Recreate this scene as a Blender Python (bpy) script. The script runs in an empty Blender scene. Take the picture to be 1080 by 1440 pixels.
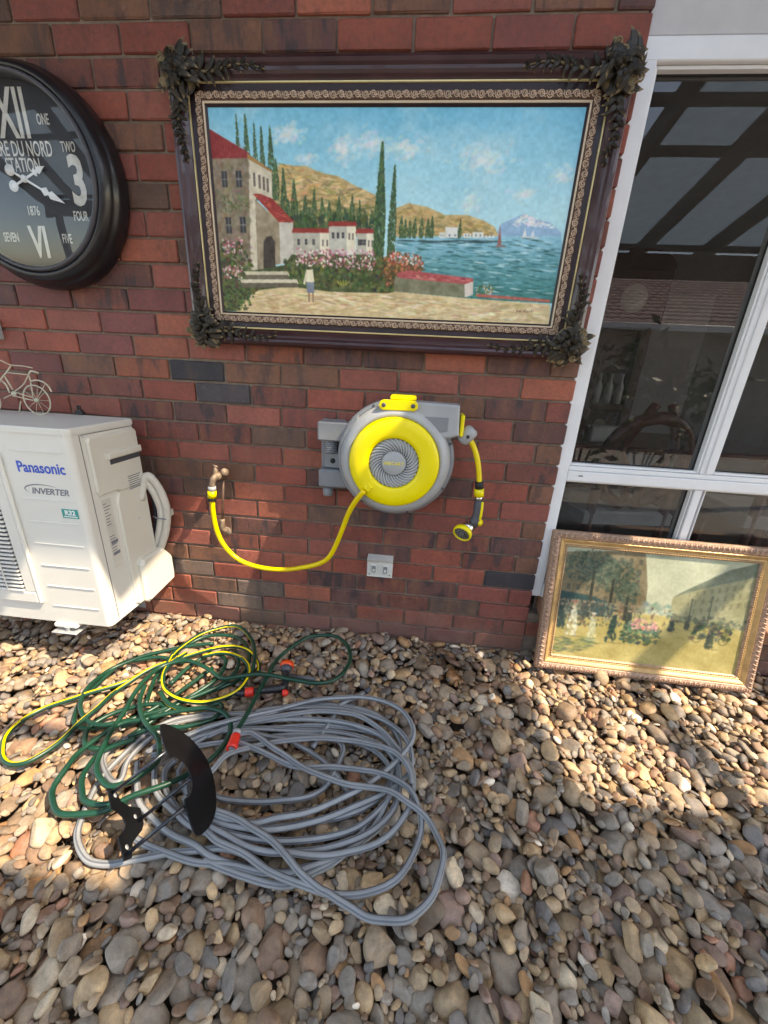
import bpy, math, random
import numpy as np
from mathutils import Vector, Matrix

# ---------------------------------------------------------------- camera, sky, sun, exposure
sc = bpy.context.scene
CAM = np.array([-0.59362, -1.62526, 1.26585])
RM = np.array([[0.99390986, 0.09925284, 0.04787551],
               [0.07913683, -0.34055281, -0.93688908],
               [-0.07668476, 0.93497201, -0.34633335]])      # rows: right, down, forward
FPX = 545.0                                                  # focal length in photo pixels (1080 x 1440)
cam_d = bpy.data.cameras.new('camera')
cam_d.sensor_fit = 'VERTICAL'; cam_d.sensor_height = 36.0; cam_d.lens = FPX/1440*36.0
cam_d.clip_start = 0.02; cam_d.clip_end = 500
cam = bpy.data.objects.new('camera', cam_d); sc.collection.objects.link(cam)
mw = Matrix.Identity(4)
for i in range(3):
    mw[i][0] = RM[0][i]; mw[i][1] = -RM[1][i]; mw[i][2] = -RM[2][i]; mw[i][3] = CAM[i]
cam.matrix_world = mw
sc.camera = cam

SUN = Vector((0.57, -0.20, 0.79)).normalized()               # towards the sun
world = bpy.data.worlds.new('World'); sc.world = world; world.use_nodes = True
wn = world.node_tree; bg = wn.nodes['Background']
sky = wn.nodes.new('ShaderNodeTexSky'); sky.sky_type = 'NISHITA'; sky.sun_disc = False
sky.sun_elevation = math.asin(SUN.z); sky.sun_rotation = math.atan2(SUN.x, SUN.y)
wn.links.new(sky.outputs[0], bg.inputs[0]); bg.inputs[1].default_value = 0.15
sun_d = bpy.data.lights.new('sun', 'SUN'); sun_d.energy = 2.4; sun_d.angle = math.radians(0.6); sun_d.color = (1.0, 0.93, 0.82)
sun_o = bpy.data.objects.new('sun', sun_d); sc.collection.objects.link(sun_o)
sun_o.rotation_euler = SUN.to_track_quat('Z', 'Y').to_euler(); sun_o.location = (3, -2, 6)
vs = sc.view_settings; vs.view_transform = 'Standard'; vs.look = 'None'; vs.gamma = 1.0; vs.use_curve_mapping = False
vs.exposure = 1.92
vs.use_white_balance = True; vs.white_balance_temperature = 7900; vs.white_balance_tint = 10

random.seed(7); rng = np.random.default_rng(7)
COL = sc.collection

# ---------------------------------------------------------------- photo pixel -> place
def ray(x, y): return RM.T @ np.array([(x-540)/FPX, (y-720)/FPX, 1.0])
def onwall(x, y, Y=0.0):
    d = ray(x, y); return CAM + d*((Y-CAM[1])/d[1])
def onz(x, y, Z=0.0):
    d = ray(x, y); return CAM + d*((Z-CAM[2])/d[2])
def project(P):
    c = (np.atleast_2d(P)-CAM) @ RM.T
    return np.stack([540+FPX*c[:, 0]/c[:, 2], 720+FPX*c[:, 1]/c[:, 2], c[:, 2]], 1)
def lin(c):
    c = np.asarray(c, float)/255.0
    return np.where(c <= 0.04045, c/12.92, ((c+0.055)/1.055)**2.4)
def L3(*c): return tuple(float(v) for v in lin(c))

# ---------------------------------------------------------------- mesh builder
class MB:
    def __init__(s): s.v = []; s.f = []; s.m = []; s.sm = []
    def add(s, verts, faces, mi=0, smooth=False):
        o = len(s.v); s.v.extend([tuple(map(float, p)) for p in verts])
        for k, f in enumerate(faces):
            s.f.append(tuple(i+o for i in f)); s.m.append(mi[k] if isinstance(mi, (list, tuple)) else mi); s.sm.append(smooth)
        return s
    def box(s, a, b, bev=0.0, mi=0, M=None):
        a, b = np.minimum(np.array(a, float), np.array(b, float)), np.maximum(np.array(a, float), np.array(b, float))
        V, F = cbox(a, b, bev)
        if M is not None: V = [tuple(M @ Vector(p)) for p in V]
        return s.add(V, F, mi)
    def tube(s, path, r, n=10, mi=0, caps=True, closed=False, up=None, face_mi=None, smooth=True):
        V, F, mm = tube_geo(path, r, n, caps, closed, up, face_mi)
        return s.add(V, F, mm if face_mi else mi, smooth)
    def lathe(s, prof, n=48, M=None, mi=0, smooth=True, close=False):
        # prof: list of (radius, height); axis = local z
        V = []; F = []
        k = len(prof)
        for i in range(n):
            a = 2*math.pi*i/n; ca, sa = math.cos(a), math.sin(a)
            for (r, h) in prof: V.append((r*ca, r*sa, h))
        for i in range(n):
            j = (i+1) % n
            for q in range(k-1): F.append((i*k+q, j*k+q, j*k+q+1, i*k+q+1))
        if close:
            F.append(tuple(i*k for i in range(n))[::-1]); F.append(tuple(i*k+k-1 for i in range(n)))
        if M is not None: V = [tuple(M @ Vector(p)) for p in V]
        return s.add(V, F, mi, smooth)
    def prism(s, pts, z0, z1, M=None, mi=0, bev=0.0):
        n = len(pts); P = np.array(pts, float)
        area = 0.5*sum(P[i][0]*P[(i+1) % n][1]-P[(i+1) % n][0]*P[i][1] for i in range(n))
        if area < 0: P = P[::-1]
        if bev > 0:
            c = inset(P, bev); V = [(p[0], p[1], z0) for p in P]+[(p[0], p[1], z1-bev) for p in P]+[(p[0], p[1], z1) for p in c]
            F = [tuple(range(n))[::-1], tuple(range(2*n, 3*n))]
            for i in range(n):
                j = (i+1) % n; F.append((i, j, n+j, n+i)); F.append((n+i, n+j, 2*n+j, 2*n+i))
        else:
            V = [(p[0], p[1], z0) for p in P]+[(p[0], p[1], z1) for p in P]
            F = [tuple(range(n))[::-1], tuple(range(n, 2*n))]
            for i in range(n):
                j = (i+1) % n; F.append((i, j, n+j, n+i))
        if M is not None: V = [tuple(M @ Vector(p)) for p in V]
        return s.add(V, F, mi)
    def build(s, name, mats, parent=None, loc=None):
        me = bpy.data.meshes.new(name); me.from_pydata(s.v, [], s.f)
        mats = mats if isinstance(mats, (list, tuple)) else [mats]
        for m in mats: me.materials.append(m)
        me.polygons.foreach_set('material_index', s.m); me.polygons.foreach_set('use_smooth', s.sm)
        me.update()
        return link(name, me, parent, loc)

def link(name, me, parent=None, loc=None):
    o = bpy.data.objects.new(name, me); COL.objects.link(o)
    if parent is not None: o.parent = parent
    if loc is not None: o.location = loc
    return o
def thing(name, label, cat, loc=(0, 0, 0), group=None):
    o = bpy.data.objects.new(name, None); COL.objects.link(o); o.location = loc; o.empty_display_size = 0.05
    return tag(o, label, cat, group)
def tag(o, label=None, cat=None, group=None, kind=None):
    if label: o['label'] = label
    if cat: o['category'] = cat
    if group: o['group'] = group
    if kind: o['kind'] = kind
    return o
def inset(P, d):
    n = len(P); out = []
    for i in range(n):
        a, b, c = P[i-1], P[i], P[(i+1) % n]
        e1 = b-a; e2 = c-b
        n1 = np.array([-e1[1], e1[0]])/(np.hypot(*e1)+1e-12); n2 = np.array([-e2[1], e2[0]])/(np.hypot(*e2)+1e-12)
        k = n1+n2
        out.append(b+k*d/max(0.5, k @ k/2))
    return np.array(out)
def cbox(a, b, bev):
    if bev <= 0:
        V = [(x, y, z) for x in (a[0], b[0]) for y in (a[1], b[1]) for z in (a[2], b[2])]
        return V, [(0, 1, 3, 2), (4, 6, 7, 5), (0, 4, 5, 1), (2, 3, 7, 6), (0, 2, 6, 4), (1, 5, 7, 3)]
    V = []; idx = {}
    for ax in range(3):
        for sx in (0, 1):
            for sy in (0, 1):
                for sz in (0, 1):
                    s = (sx, sy, sz); p = []
                    for q in range(3):
                        lim = b[q] if s[q] else a[q]
                        p.append(lim if q == ax else (lim-bev if s[q] else lim+bev))
                    idx[(ax, s)] = len(V); V.append(tuple(p))
    F = []
    def quad(i): F.append(i)
    for ax in range(3):
        u, w = (ax+1) % 3, (ax+2) % 3
        for sd in (0, 1):
            ring = []
            for (p, q) in ((0, 0), (1, 0), (1, 1), (0, 1)):
                s = [0, 0, 0]; s[ax] = sd; s[u] = p; s[w] = q; ring.append(idx[(ax, tuple(s))])
            F.append(tuple(ring if sd else ring[::-1]))
    for ax in range(3):                         # edges running along ax
        u, w = (ax+1) % 3, (ax+2) % 3
        for p in (0, 1):
            for q in (0, 1):
                s0 = [0, 0, 0]; s0[u] = p; s0[w] = q; s1 = list(s0); s1[ax] = 1
                r = (idx[(u, tuple(s0))], idx[(u, tuple(s1))], idx[(w, tuple(s1))], idx[(w, tuple(s0))])
                F.append(r if (p ^ q) else r[::-1])
    for sx in (0, 1):
        for sy in (0, 1):
            for sz in (0, 1):
                s = (sx, sy, sz); r = (idx[(0, s)], idx[(1, s)], idx[(2, s)])
                F.append(r if (sx+sy+sz) % 2 == 1 else r[::-1])
    return V, F
def tube_geo(path, r, n=10, caps=True, closed=False, up=None, face_mi=None):
    P = np.asarray(path, float); N = len(P)
    if closed: T = np.roll(P, -1, 0)-np.roll(P, 1, 0)
    else: T = np.gradient(P, axis=0)
    T /= np.linalg.norm(T, axis=1)[:, None]+1e-12
    R = np.full(N, r) if np.isscalar(r) else np.asarray(r, float)
    if up is None:
        a = np.array([0, 0, 1.0]) if abs(T[0][2]) < 0.9 else np.array([1.0, 0, 0])
        u = np.cross(T[0], a); u /= np.linalg.norm(u); U = [u]
        for i in range(1, N):
            u = u-T[i]*(u @ T[i]); u /= np.linalg.norm(u)+1e-12; U.append(u)
        U = np.array(U)
        if closed:      # undo the twist that parallel transport leaves at the seam
            e = U[-1]-T[0]*(U[-1] @ T[0]); e /= np.linalg.norm(e)
            ang = math.atan2(np.cross(U[0], e) @ T[0], U[0] @ e)
            W0 = np.cross(T, U); th = -ang*np.arange(N)/N
            U = U*np.cos(th)[:, None]+W0*np.sin(th)[:, None]
    else:
        S = np.cross(T, np.asarray(up, float)); S /= np.linalg.norm(S, axis=1)[:, None]+1e-9
        U = np.cross(S, T)
    W = np.cross(T, U)
    V = []
    for i in range(N):
        for k in range(n):
            a = 2*math.pi*k/n
            V.append(P[i]+R[i]*(math.cos(a)*U[i]+math.sin(a)*W[i]))
    F = []; M = []
    for i in range(N if closed else N-1):
        j = (i+1) % N
        for k in range(n):
            l = (k+1) % n
            F.append((i*n+k, i*n+l, j*n+l, j*n+k)); M.append(face_mi(i, k) if face_mi else 0)
    if caps and not closed:
        F.append(tuple(range(n))[::-1]); F.append(tuple((N-1)*n+k for k in range(n))); M += [0, 0]
    return V, F, M
def spline(P, per=8, closed=False):
    P = np.asarray(P, float); n = len(P); out = []
    g = (lambda i: P[i % n]) if closed else (lambda i: P[i] if 0 <= i < n else (2*P[0]-P[1] if i < 0 else 2*P[-1]-P[-2]))
    for i in range(n if closed else n-1):
        a, b, c, d = g(i-1), g(i), g(i+1), g(i+2)
        for k in range(per):
            t = k/per
            out.append(0.5*((2*b)+(c-a)*t+(2*a-5*b+4*c-d)*t*t+(3*b-a-3*c+d)*t**3))
    if not closed: out.append(P[-1])
    return np.array(out)
def axis_m(loc, z, x=None):
    """matrix whose local z points along z"""
    z = Vector(z).normalized(); x = Vector(x) if x is not None else (Vector((1, 0, 0)) if abs(z.x) < 0.9 else Vector((0, 0, 1)))
    x = (x-z*x.dot(z)).normalized(); y = z.cross(x)
    M = Matrix.Identity(4)
    for i in range(3): M[i][0] = x[i]; M[i][1] = y[i]; M[i][2] = z[i]; M[i][3] = loc[i]
    return M
FACE = lambda x, y, z: axis_m((x, y, z), (0, -1, 0), (1, 0, 0))    # local xy in the wall plane (x right, y up), z towards the viewer

def text_part(name, txt, size, M, mat, parent, sx=1.0, extrude=0.0004, align='CENTER', shear=0.0, bold=0.0, space=1.0):
    cu = bpy.data.curves.new(name, 'FONT'); cu.body = txt; cu.size = size; cu.align_x = align; cu.align_y = 'CENTER'
    cu.extrude = extrude; cu.shear = shear; cu.offset = bold; cu.space_character = space; cu.resolution_u = 3
    t = bpy.data.objects.new('tmp', cu); COL.objects.link(t)
    dg = bpy.context.evaluated_depsgraph_get(); me = bpy.data.meshes.new_from_object(t.evaluated_get(dg))
    bpy.data.objects.remove(t)
    me.transform(M @ Matrix.Diagonal((sx, 1, 1, 1))); me.materials.clear(); me.materials.append(mat); me.name = name
    return link(name, me, parent)

# ---------------------------------------------------------------- materials
def nodes_of(name):
    m = bpy.data.materials.new(name); m.use_nodes = True
    return m, m.node_tree.nodes, m.node_tree.links, m.node_tree.nodes['Principled BSDF']
def mixc(nt, lk, fac, a, b, mode='MIX'):
    n = nt.new('ShaderNodeMix'); n.data_type = 'RGBA'; n.blend_type = mode
    for sck, val in ((0, fac), (6, a), (7, b)):
        if hasattr(val, 'is_output'): lk.new(val, n.inputs[sck])
        else: n.inputs[sck].default_value = val if sck == 0 else (*val[:3], 1)
    return n.outputs[2]
def noise(nt, lk, scale, detail=4, rough=0.55, vec=None, out=0, w=None):
    n = nt.new('ShaderNodeTexNoise'); n.inputs['Scale'].default_value = scale; n.inputs['Detail'].default_value = detail
    n.inputs['Roughness'].default_value = rough
    if w is not None: n.noise_dimensions = '4D'; lk.new(w, n.inputs['W'])
    if vec is not None: lk.new(vec, n.inputs['Vector'])
    return n.outputs[out]
def ramp(nt, lk, val, stops):
    n = nt.new('ShaderNodeValToRGB'); e = n.color_ramp.elements
    while len(e) < len(stops): e.new(0.5)
    for q, (p, c) in zip(e, stops):
        q.position = p; q.color = (*(c if isinstance(c, tuple) else (c, c, c)), 1)
    lk.new(val, n.inputs[0]); return n.outputs[0]
def bump(nt, lk, h, bsdf, strength=0.3, dist=0.002):
    b = nt.new('ShaderNodeBump'); b.inputs['Strength'].default_value = strength; b.inputs['Distance'].default_value = dist
    lk.new(h, b.inputs['Height']); lk.new(b.outputs[0], bsdf.inputs['Normal'])
def obj_coord(nt): return nt.new('ShaderNodeTexCoord').outputs['Object']
def world_pos(nt): return nt.new('ShaderNodeNewGeometry').outputs['Position']
def PM(name, c, rough=0.5, metal=0.0, var=0.12, scale=14, bmp=0.0, bscale=90, dirt=0.0, coat=0.0, spec=0.5):
    m, nt, lk, b = nodes_of(name)
    p = world_pos(nt); n = noise(nt, lk, scale, 5, 0.6, p)
    lo = tuple(max(0, v*(1-var)) for v in c); hi = tuple(min(1, v*(1+var)) for v in c)
    col = ramp(nt, lk, n, [(0.3, lo), (0.7, hi)])
    if dirt:
        d = ramp(nt, lk, noise(nt, lk, scale*0.35, 8, 0.7, p), [(0.5, 0.0), (0.72, 1.0)])
        mm = nt.new('ShaderNodeMath'); mm.operation = 'MULTIPLY'; mm.inputs[1].default_value = dirt; lk.new(d, mm.inputs[0])
        col = mixc(nt, lk, mm.outputs[0], col, tuple(v*0.45+0.03 for v in c))
    lk.new(col, b.inputs['Base Color'])
    rr = ramp(nt, lk, n, [(0.25, max(0.02, rough*0.82)), (0.75, min(1, rough*1.18))]); lk.new(rr, b.inputs['Roughness'])
    b.inputs['Metallic'].default_value = metal; b.inputs['Coat Weight'].default_value = coat; b.inputs['Specular IOR Level'].default_value = spec
    if bmp: bump(nt, lk, noise(nt, lk, bscale, 4, 0.6, p), b, bmp, 0.002)
    return m

def brick_mat():
    m, nt, lk, b = nodes_of('brick_clay')
    oi = nt.new('ShaderNodeObjectInfo'); at = nt.new('ShaderNodeAttribute'); at.attribute_name = 'Col'
    ba = nt.new('ShaderNodeAttribute'); ba.attribute_name = 'band'; ba.attribute_type = 'OBJECT'
    p = world_pos(nt)
    base = mixc(nt, lk, 1.0, oi.outputs['Color'], at.outputs['Color'], 'MULTIPLY')
    fine = noise(nt, lk, 55, 8, 0.7, p)
    base = mixc(nt, lk, 0.8, base, ramp(nt, lk, fine, [(0.25, 0.45), (0.5, 0.9), (0.75, 1.3)]), 'MULTIPLY')
    base = mixc(nt, lk, 0.6, base, ramp(nt, lk, noise(nt, lk, 9, 5, 0.6, p), [(0.3, (0.62, 0.66, 0.70)), (0.5, (0.95, 0.95, 0.95)), (0.7, (1.22, 1.15, 1.05))]), 'MULTIPLY')
    # kiln flashing: dark and tan upright bands
    mp = nt.new('ShaderNodeMapping'); mp.inputs['Scale'].default_value = (1.0, 0.2, 0.30); lk.new(p, mp.inputs[0])
    bn = noise(nt, lk, 17, 6, 0.6, mp.outputs[0])
    dark = ramp(nt, lk, bn, [(0.53, 0.0), (0.60, 1.0)]); tan = ramp(nt, lk, bn, [(0.38, 1.0), (0.45, 0.0)])
    def scaled(x, k):
        n = nt.new('ShaderNodeMath'); n.operation = 'MULTIPLY'; lk.new(x, n.inputs[0]); lk.new(ba.outputs['Fac'], n.inputs[1])
        n2 = nt.new('ShaderNodeMath'); n2.operation = 'MULTIPLY'; lk.new(n.outputs[0], n2.inputs[0]); n2.inputs[1].default_value = k; return n2.outputs[0]
    base = mixc(nt, lk, scaled(dark, 0.75), base, (0.035, 0.03, 0.036))
    base = mixc(nt, lk, scaled(tan, 0.38), base, (0.26, 0.12, 0.055))
    # dark smudges and pale mortar dust
    sm = ramp(nt, lk, noise(nt, lk, 16, 8, 0.72, p), [(0.56, 0.0), (0.76, 0.5)]); base = mixc(nt, lk, sm, base, (0.075, 0.035, 0.03))
    du = ramp(nt, lk, noise(nt, lk, 30, 9, 0.75, p), [(0.60, 0.0), (0.78, 0.42)]); base = mixc(nt, lk, du, base, (0.33, 0.24, 0.2))
    sp = nt.new('ShaderNodeSeparateXYZ'); lk.new(p, sp.inputs[0])                       # soil splashed on the lowest courses
    am = nt.new('ShaderNodeMath'); am.operation = 'MULTIPLY_ADD'; lk.new(noise(nt, lk, 12, 7, 0.7, p), am.inputs[0]); am.inputs[1].default_value = -0.55; lk.new(sp.outputs['Z'], am.inputs[2])
    mr = nt.new('ShaderNodeMapRange'); lk.new(am.outputs[0], mr.inputs[0]); mr.inputs[1].default_value = -0.28; mr.inputs[2].default_value = -0.05; mr.inputs[3].default_value = 0.42; mr.inputs[4].default_value = 0.0
    base = mixc(nt, lk, mr.outputs[0], base, (0.25, 0.17, 0.12))
    lk.new(base, b.inputs['Base Color'])
    lk.new(ramp(nt, lk, fine, [(0.3, 0.55), (0.7, 0.85)]), b.inputs['Roughness'])
    h = noise(nt, lk, 130, 6, 0.65, p); bump(nt, lk, h, b, 0.8, 0.004)
    return m
def pebble_mat():
    m, nt, lk, b = nodes_of('river_pebble')
    oi = nt.new('ShaderNodeObjectInfo'); at = nt.new('ShaderNodeAttribute'); at.attribute_name = 'Col'
    p = world_pos(nt)
    base = mixc(nt, lk, 1.0, oi.outputs['Color'], at.outputs['Color'], 'MULTIPLY')
    big = noise(nt, lk, 38, 5, 0.6, p)
    base = mixc(nt, lk, 0.75, base, ramp(nt, lk, big, [(0.28, (0.55, 0.5, 0.46)), (0.5, (0.95, 0.95, 0.95)), (0.72, (1.3, 1.22, 1.1))]), 'MULTIPLY')
    st = ramp(nt, lk, noise(nt, lk, 24, 6, 0.6, p), [(0.56, 0.0), (0.7, 0.5)]); base = mixc(nt, lk, st, base, (0.30, 0.15, 0.06))
    sp = ramp(nt, lk, noise(nt, lk, 420, 3, 0.6, p), [(0.3, 0.72), (0.55, 1.0), (0.75, 1.2)]); base = mixc(nt, lk, 0.55, base, sp, 'MULTIPLY')
    mq = nt.new('ShaderNodeMapping'); mq.inputs['Rotation'].default_value = (0.5, 0.9, 0.3); mq.inputs['Scale'].default_value = (1, 1, 4.5); lk.new(p, mq.inputs[0])
    ly = ramp(nt, lk, noise(nt, lk, 34, 5, 0.6, mq.outputs[0]), [(0.3, 0.74), (0.5, 1.0), (0.7, 1.22)]); base = mixc(nt, lk, 0.7, base, ly, 'MULTIPLY')
    # damp ground under the dripping nozzle
    sx = nt.new('ShaderNodeVectorMath'); sx.operation = 'SUBTRACT'; lk.new(p, sx.inputs[0]); sx.inputs[1].default_value = (-0.36, -0.2, 0.0)
    sc_ = nt.new('ShaderNodeVectorMath'); sc_.operation = 'MULTIPLY'; lk.new(sx.outputs[0], sc_.inputs[0]); sc_.inputs[1].default_value = (1.0, 1.25, 0.0)
    ln = nt.new('ShaderNodeVectorMath'); ln.operation = 'LENGTH'; lk.new(sc_.outputs[0], ln.inputs[0])
    ad = nt.new('ShaderNodeMath'); ad.operation = 'MULTIPLY_ADD'; lk.new(noise(nt, lk, 14, 3, 0.5, p), ad.inputs[0]); ad.inputs[1].default_value = 0.22; lk.new(ln.outputs['Value'], ad.inputs[2])
    wet = ramp(nt, lk, ad.outputs[0], [(0.2, 1.0), (0.30, 0.0)])
    base = mixc(nt, lk, wet, base, mixc(nt, lk, 1.0, base, (0.5, 0.44, 0.4), 'MULTIPLY'))
    lk.new(base, b.inputs['Base Color'])
    r0 = ramp(nt, lk, big, [(0.3, 0.5), (0.7, 0.72)])
    lk.new(mixc(nt, lk, wet, r0, (0.25, 0.25, 0.25)), b.inputs['Roughness'])
    b.inputs['Specular IOR Level'].default_value = 0.4
    bump(nt, lk, noise(nt, lk, 130, 8, 0.68, p), b, 0.6, 0.003)
    return m
def paint_mat(name, rough, bmp):
    m, nt, lk, b = nodes_of(name)
    at = nt.new('ShaderNodeAttribute'); at.attribute_name = 'Col'; lk.new(at.outputs['Color'], b.inputs['Base Color'])
    b.inputs['Roughness'].default_value = rough; b.inputs['Specular IOR Level'].default_value = 0.35
    mp = nt.new('ShaderNodeMapping'); mp.inputs['Scale'].default_value = (0.5, 1, 1.3); lk.new(world_pos(nt), mp.inputs[0])
    bump(nt, lk, noise(nt, lk, 170, 5, 0.65, mp.outputs[0]), b, bmp, 0.0015)
    return m
def glass_mat(name, tint, ior=1.5, rough=0.0, dust=0.0):
    m = bpy.data.materials.new(name); m.use_nodes = True; nt = m.node_tree.nodes; lk = m.node_tree.links
    nt.remove(nt['Principled BSDF']); out = nt['Material Output']
    tr = nt.new('ShaderNodeBsdfTransparent'); tr.inputs[0].default_value = (*tint, 1)
    gl = nt.new('ShaderNodeBsdfGlossy'); gl.inputs['Roughness'].default_value = rough; gl.inputs[0].default_value = (1, 1, 1, 1)
    fr = nt.new('ShaderNodeFresnel'); fr.inputs[0].default_value = ior
    ge = nt.new('ShaderNodeNewGeometry'); sb = nt.new('ShaderNodeMath'); sb.operation = 'SUBTRACT'; sb.inputs[0].default_value = 1.0; lk.new(ge.outputs['Backfacing'], sb.inputs[1])
    mu = nt.new('ShaderNodeMath'); mu.operation = 'MULTIPLY'; lk.new(fr.outputs[0], mu.inputs[0]); lk.new(sb.outputs[0], mu.inputs[1])     # only the outer face of a pane mirrors
    mx = nt.new('ShaderNodeMixShader'); lk.new(mu.outputs[0], mx.inputs[0]); lk.new(tr.outputs[0], mx.inputs[1]); lk.new(gl.outputs[0], mx.inputs[2])
    res = mx.outputs[0]
    if dust:                                                   # thin patchy film on the pane: dust plus an added greyish haze
        df = nt.new('ShaderNodeBsdfDiffuse'); df.inputs[0].default_value = (0.5, 0.5, 0.49, 1); m2 = nt.new('ShaderNodeMixShader')
        n = ramp(nt, lk, noise(nt, lk, 3.0, 6, 0.65, world_pos(nt)), [(0.3, dust*0.4), (0.7, dust*1.6)]); lk.new(n, m2.inputs[0]); lk.new(res, m2.inputs[1]); lk.new(df.outputs[0], m2.inputs[2]); res = m2.outputs[0]
    lk.new(res, out.inputs['Surface']); return m
def translucent_mat(name, c):
    m = bpy.data.materials.new(name); m.use_nodes = True; nt = m.node_tree.nodes; lk = m.node_tree.links
    out = nt['Material Output']; b = nt['Principled BSDF']; b.inputs['Base Color'].default_value = (*c, 1); b.inputs['Roughness'].default_value = 0.4
    t = nt.new('ShaderNodeBsdfTranslucent'); t.inputs[0].default_value = (*c, 1)
    mx = nt.new('ShaderNodeMixShader'); mx.inputs[0].default_value = 0.75
    lk.new(b.outputs[0], mx.inputs[1]); lk.new(t.outputs[0], mx.inputs[2]); lk.new(mx.outputs[0], out.inputs['Surface']); return m

M = {}
M['brick'] = brick_mat(); M['pebble'] = pebble_mat()
M['mortar'] = PM('mortar', (0.20, 0.15, 0.115), 0.9, var=0.3, scale=30, bmp=0.7, bscale=260)
M['soil'] = PM('soil', (0.15, 0.115, 0.085), 0.95, var=0.4, scale=20, bmp=0.6)
M['concrete'] = PM('concrete', (0.36, 0.33, 0.29), 0.85, var=0.2, scale=4, bmp=0.3)
M['white_alu'] = PM('white_aluminium', (0.78, 0.78, 0.80), 0.35, var=0.03, dirt=0.08)
M['fascia'] = PM('painted_board', (0.55, 0.53, 0.53), 0.6, var=0.05, dirt=0.1)
M['black_rubber'] = PM('black_rubber', (0.015, 0.015, 0.016), 0.6)
M['black_plastic'] = PM('black_plastic', (0.018, 0.018, 0.02), 0.4, var=0.2)
M['black_steel'] = PM('black_steel', (0.006, 0.006, 0.007), 0.42, var=0.3, spec=0.3)
M['blue_steel'] = PM('black_enamel_rod', (0.010, 0.013, 0.022), 0.22, var=0.3, coat=0.4)
M['glass_window'] = glass_mat('window_glass', (0.66, 0.66, 0.66), 1.56, 0.0, 0.018)
M['glass_clock'] = glass_mat('clock_glass', (0.93, 0.94, 0.95), 1.55)
M['mahogany'] = PM('mahogany', (0.046, 0.014, 0.017), 0.34, var=0.3, scale=9, coat=0.35, dirt=0.15)
M['dark_band'] = PM('dark_lacquer', (0.022, 0.008, 0.012), 0.4, var=0.3)
M['gilt'] = PM('gilt_line', (0.80, 0.66, 0.34), 0.35, 0.35, var=0.1)
M['cream_fillet'] = PM('cream_fillet', (0.70, 0.56, 0.42), 0.5, var=0.1)
M['bronze_carved'] = PM('bronze_carved', (0.58, 0.42, 0.31), 0.38, 0.2, var=0.4, scale=120, bmp=0.5, bscale=300)
M['bronze_ground'] = PM('bronze_ground', (0.13, 0.075, 0.055), 0.55, 0.2, var=0.4, scale=100)
def antique_mat():
    m, nt, lk, b = nodes_of('antique_bronze'); p = world_pos(nt); ge = nt.new('ShaderNodeNewGeometry')
    col = ramp(nt, lk, ge.outputs['Pointiness'], [(0.44, (0.010, 0.008, 0.006)), (0.51, (0.055, 0.041, 0.026)), (0.58, (0.21, 0.155, 0.08))])   # painted highlights: gold tint on raised edges, hollows darkened
    col = mixc(nt, lk, 0.6, col, ramp(nt, lk, noise(nt, lk, 70, 5, 0.6, p), [(0.3, 0.5), (0.7, 1.5)]), 'MULTIPLY')
    lk.new(col, b.inputs['Base Color']); b.inputs['Roughness'].default_value = 0.42; b.inputs['Metallic'].default_value = 0.25
    bump(nt, lk, noise(nt, lk, 220, 4, 0.6, p), b, 0.4, 0.002); return m
M['antique'] = antique_mat()
M['oldgold'] = PM('old_gold', (0.50, 0.31, 0.13), 0.42, 0.25, var=0.2, scale=30)
M['rosegold'] = PM('rose_gold_carved', (0.40, 0.25, 0.175), 0.5, 0.15, var=0.45, scale=110, bmp=0.4, bscale=300)
M['canvas'] = paint_mat('oil_paint', 0.42, 0.45); M['print'] = paint_mat('varnished_print', 0.33, 0.12)
M['yellow'] = PM('yellow_plastic', (0.86, 0.70, 0.006), 0.38, var=0.04)
M['yellow_hose'] = PM('yellow_hose', (0.82, 0.60, 0.006), 0.35, var=0.05)
M['grey_plastic'] = PM('grey_plastic', (0.21, 0.22, 0.24), 0.45, var=0.06, bmp=0.08, bscale=500)
M['light_grey'] = PM('light_grey_plastic', (0.36, 0.37, 0.385), 0.35, var=0.06)
M['dark_grey'] = PM('dark_grey_plastic', (0.07, 0.07, 0.085), 0.5, var=0.1)
M['chrome'] = PM('chrome', (0.7, 0.7, 0.7), 0.15, 1.0, var=0.05)
M['brass'] = PM('weathered_brass', (0.25, 0.18, 0.125), 0.62, 0.25, var=0.35, scale=60, bmp=0.3)
M['copper'] = PM('dull_copper_pipe', (0.20, 0.12, 0.09), 0.5, 0.4, var=0.3, scale=40)
M['ac'] = PM('ivory_enamel', (0.68, 0.65, 0.57), 0.38, var=0.03, scale=5, dirt=0.10)
M['ac_white'] = PM('white_enamel', (0.71, 0.69, 0.64), 0.36, var=0.03, scale=5, dirt=0.06)
M['pipe_white'] = PM('pipe_lagging', (0.66, 0.62, 0.55), 0.6, var=0.08, scale=25, bmp=0.15)
M['galv'] = PM('galvanised', (0.55, 0.56, 0.57), 0.4, 0.5, var=0.15, scale=60)
M['blue_ink'] = PM('blue_ink', (0.02, 0.09, 0.50), 0.45); M['grey_ink'] = PM('grey_ink', (0.17, 0.18, 0.22), 0.45)
M['teal'] = PM('teal_sticker', (0.02, 0.30, 0.27), 0.4); M['white_ink'] = PM('white_ink', (0.8, 0.8, 0.8), 0.5)
M['paper'] = PM('label_film', (0.62, 0.60, 0.54), 0.4)
M['clock_dial'] = PM('clock_dial', (0.025, 0.027, 0.034), 0.6, var=0.3, scale=9)
M['clock_ink'] = PM('clock_numerals', (0.62, 0.60, 0.55), 0.6, var=0.15, scale=40)
M['clock_rim'] = PM('clock_rim', (0.012, 0.011, 0.014), 0.35, var=0.3, coat=0.2)
M['outlet'] = PM('outlet_plastic', (0.68, 0.66, 0.62), 0.45, var=0.06, dirt=0.25)
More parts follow.
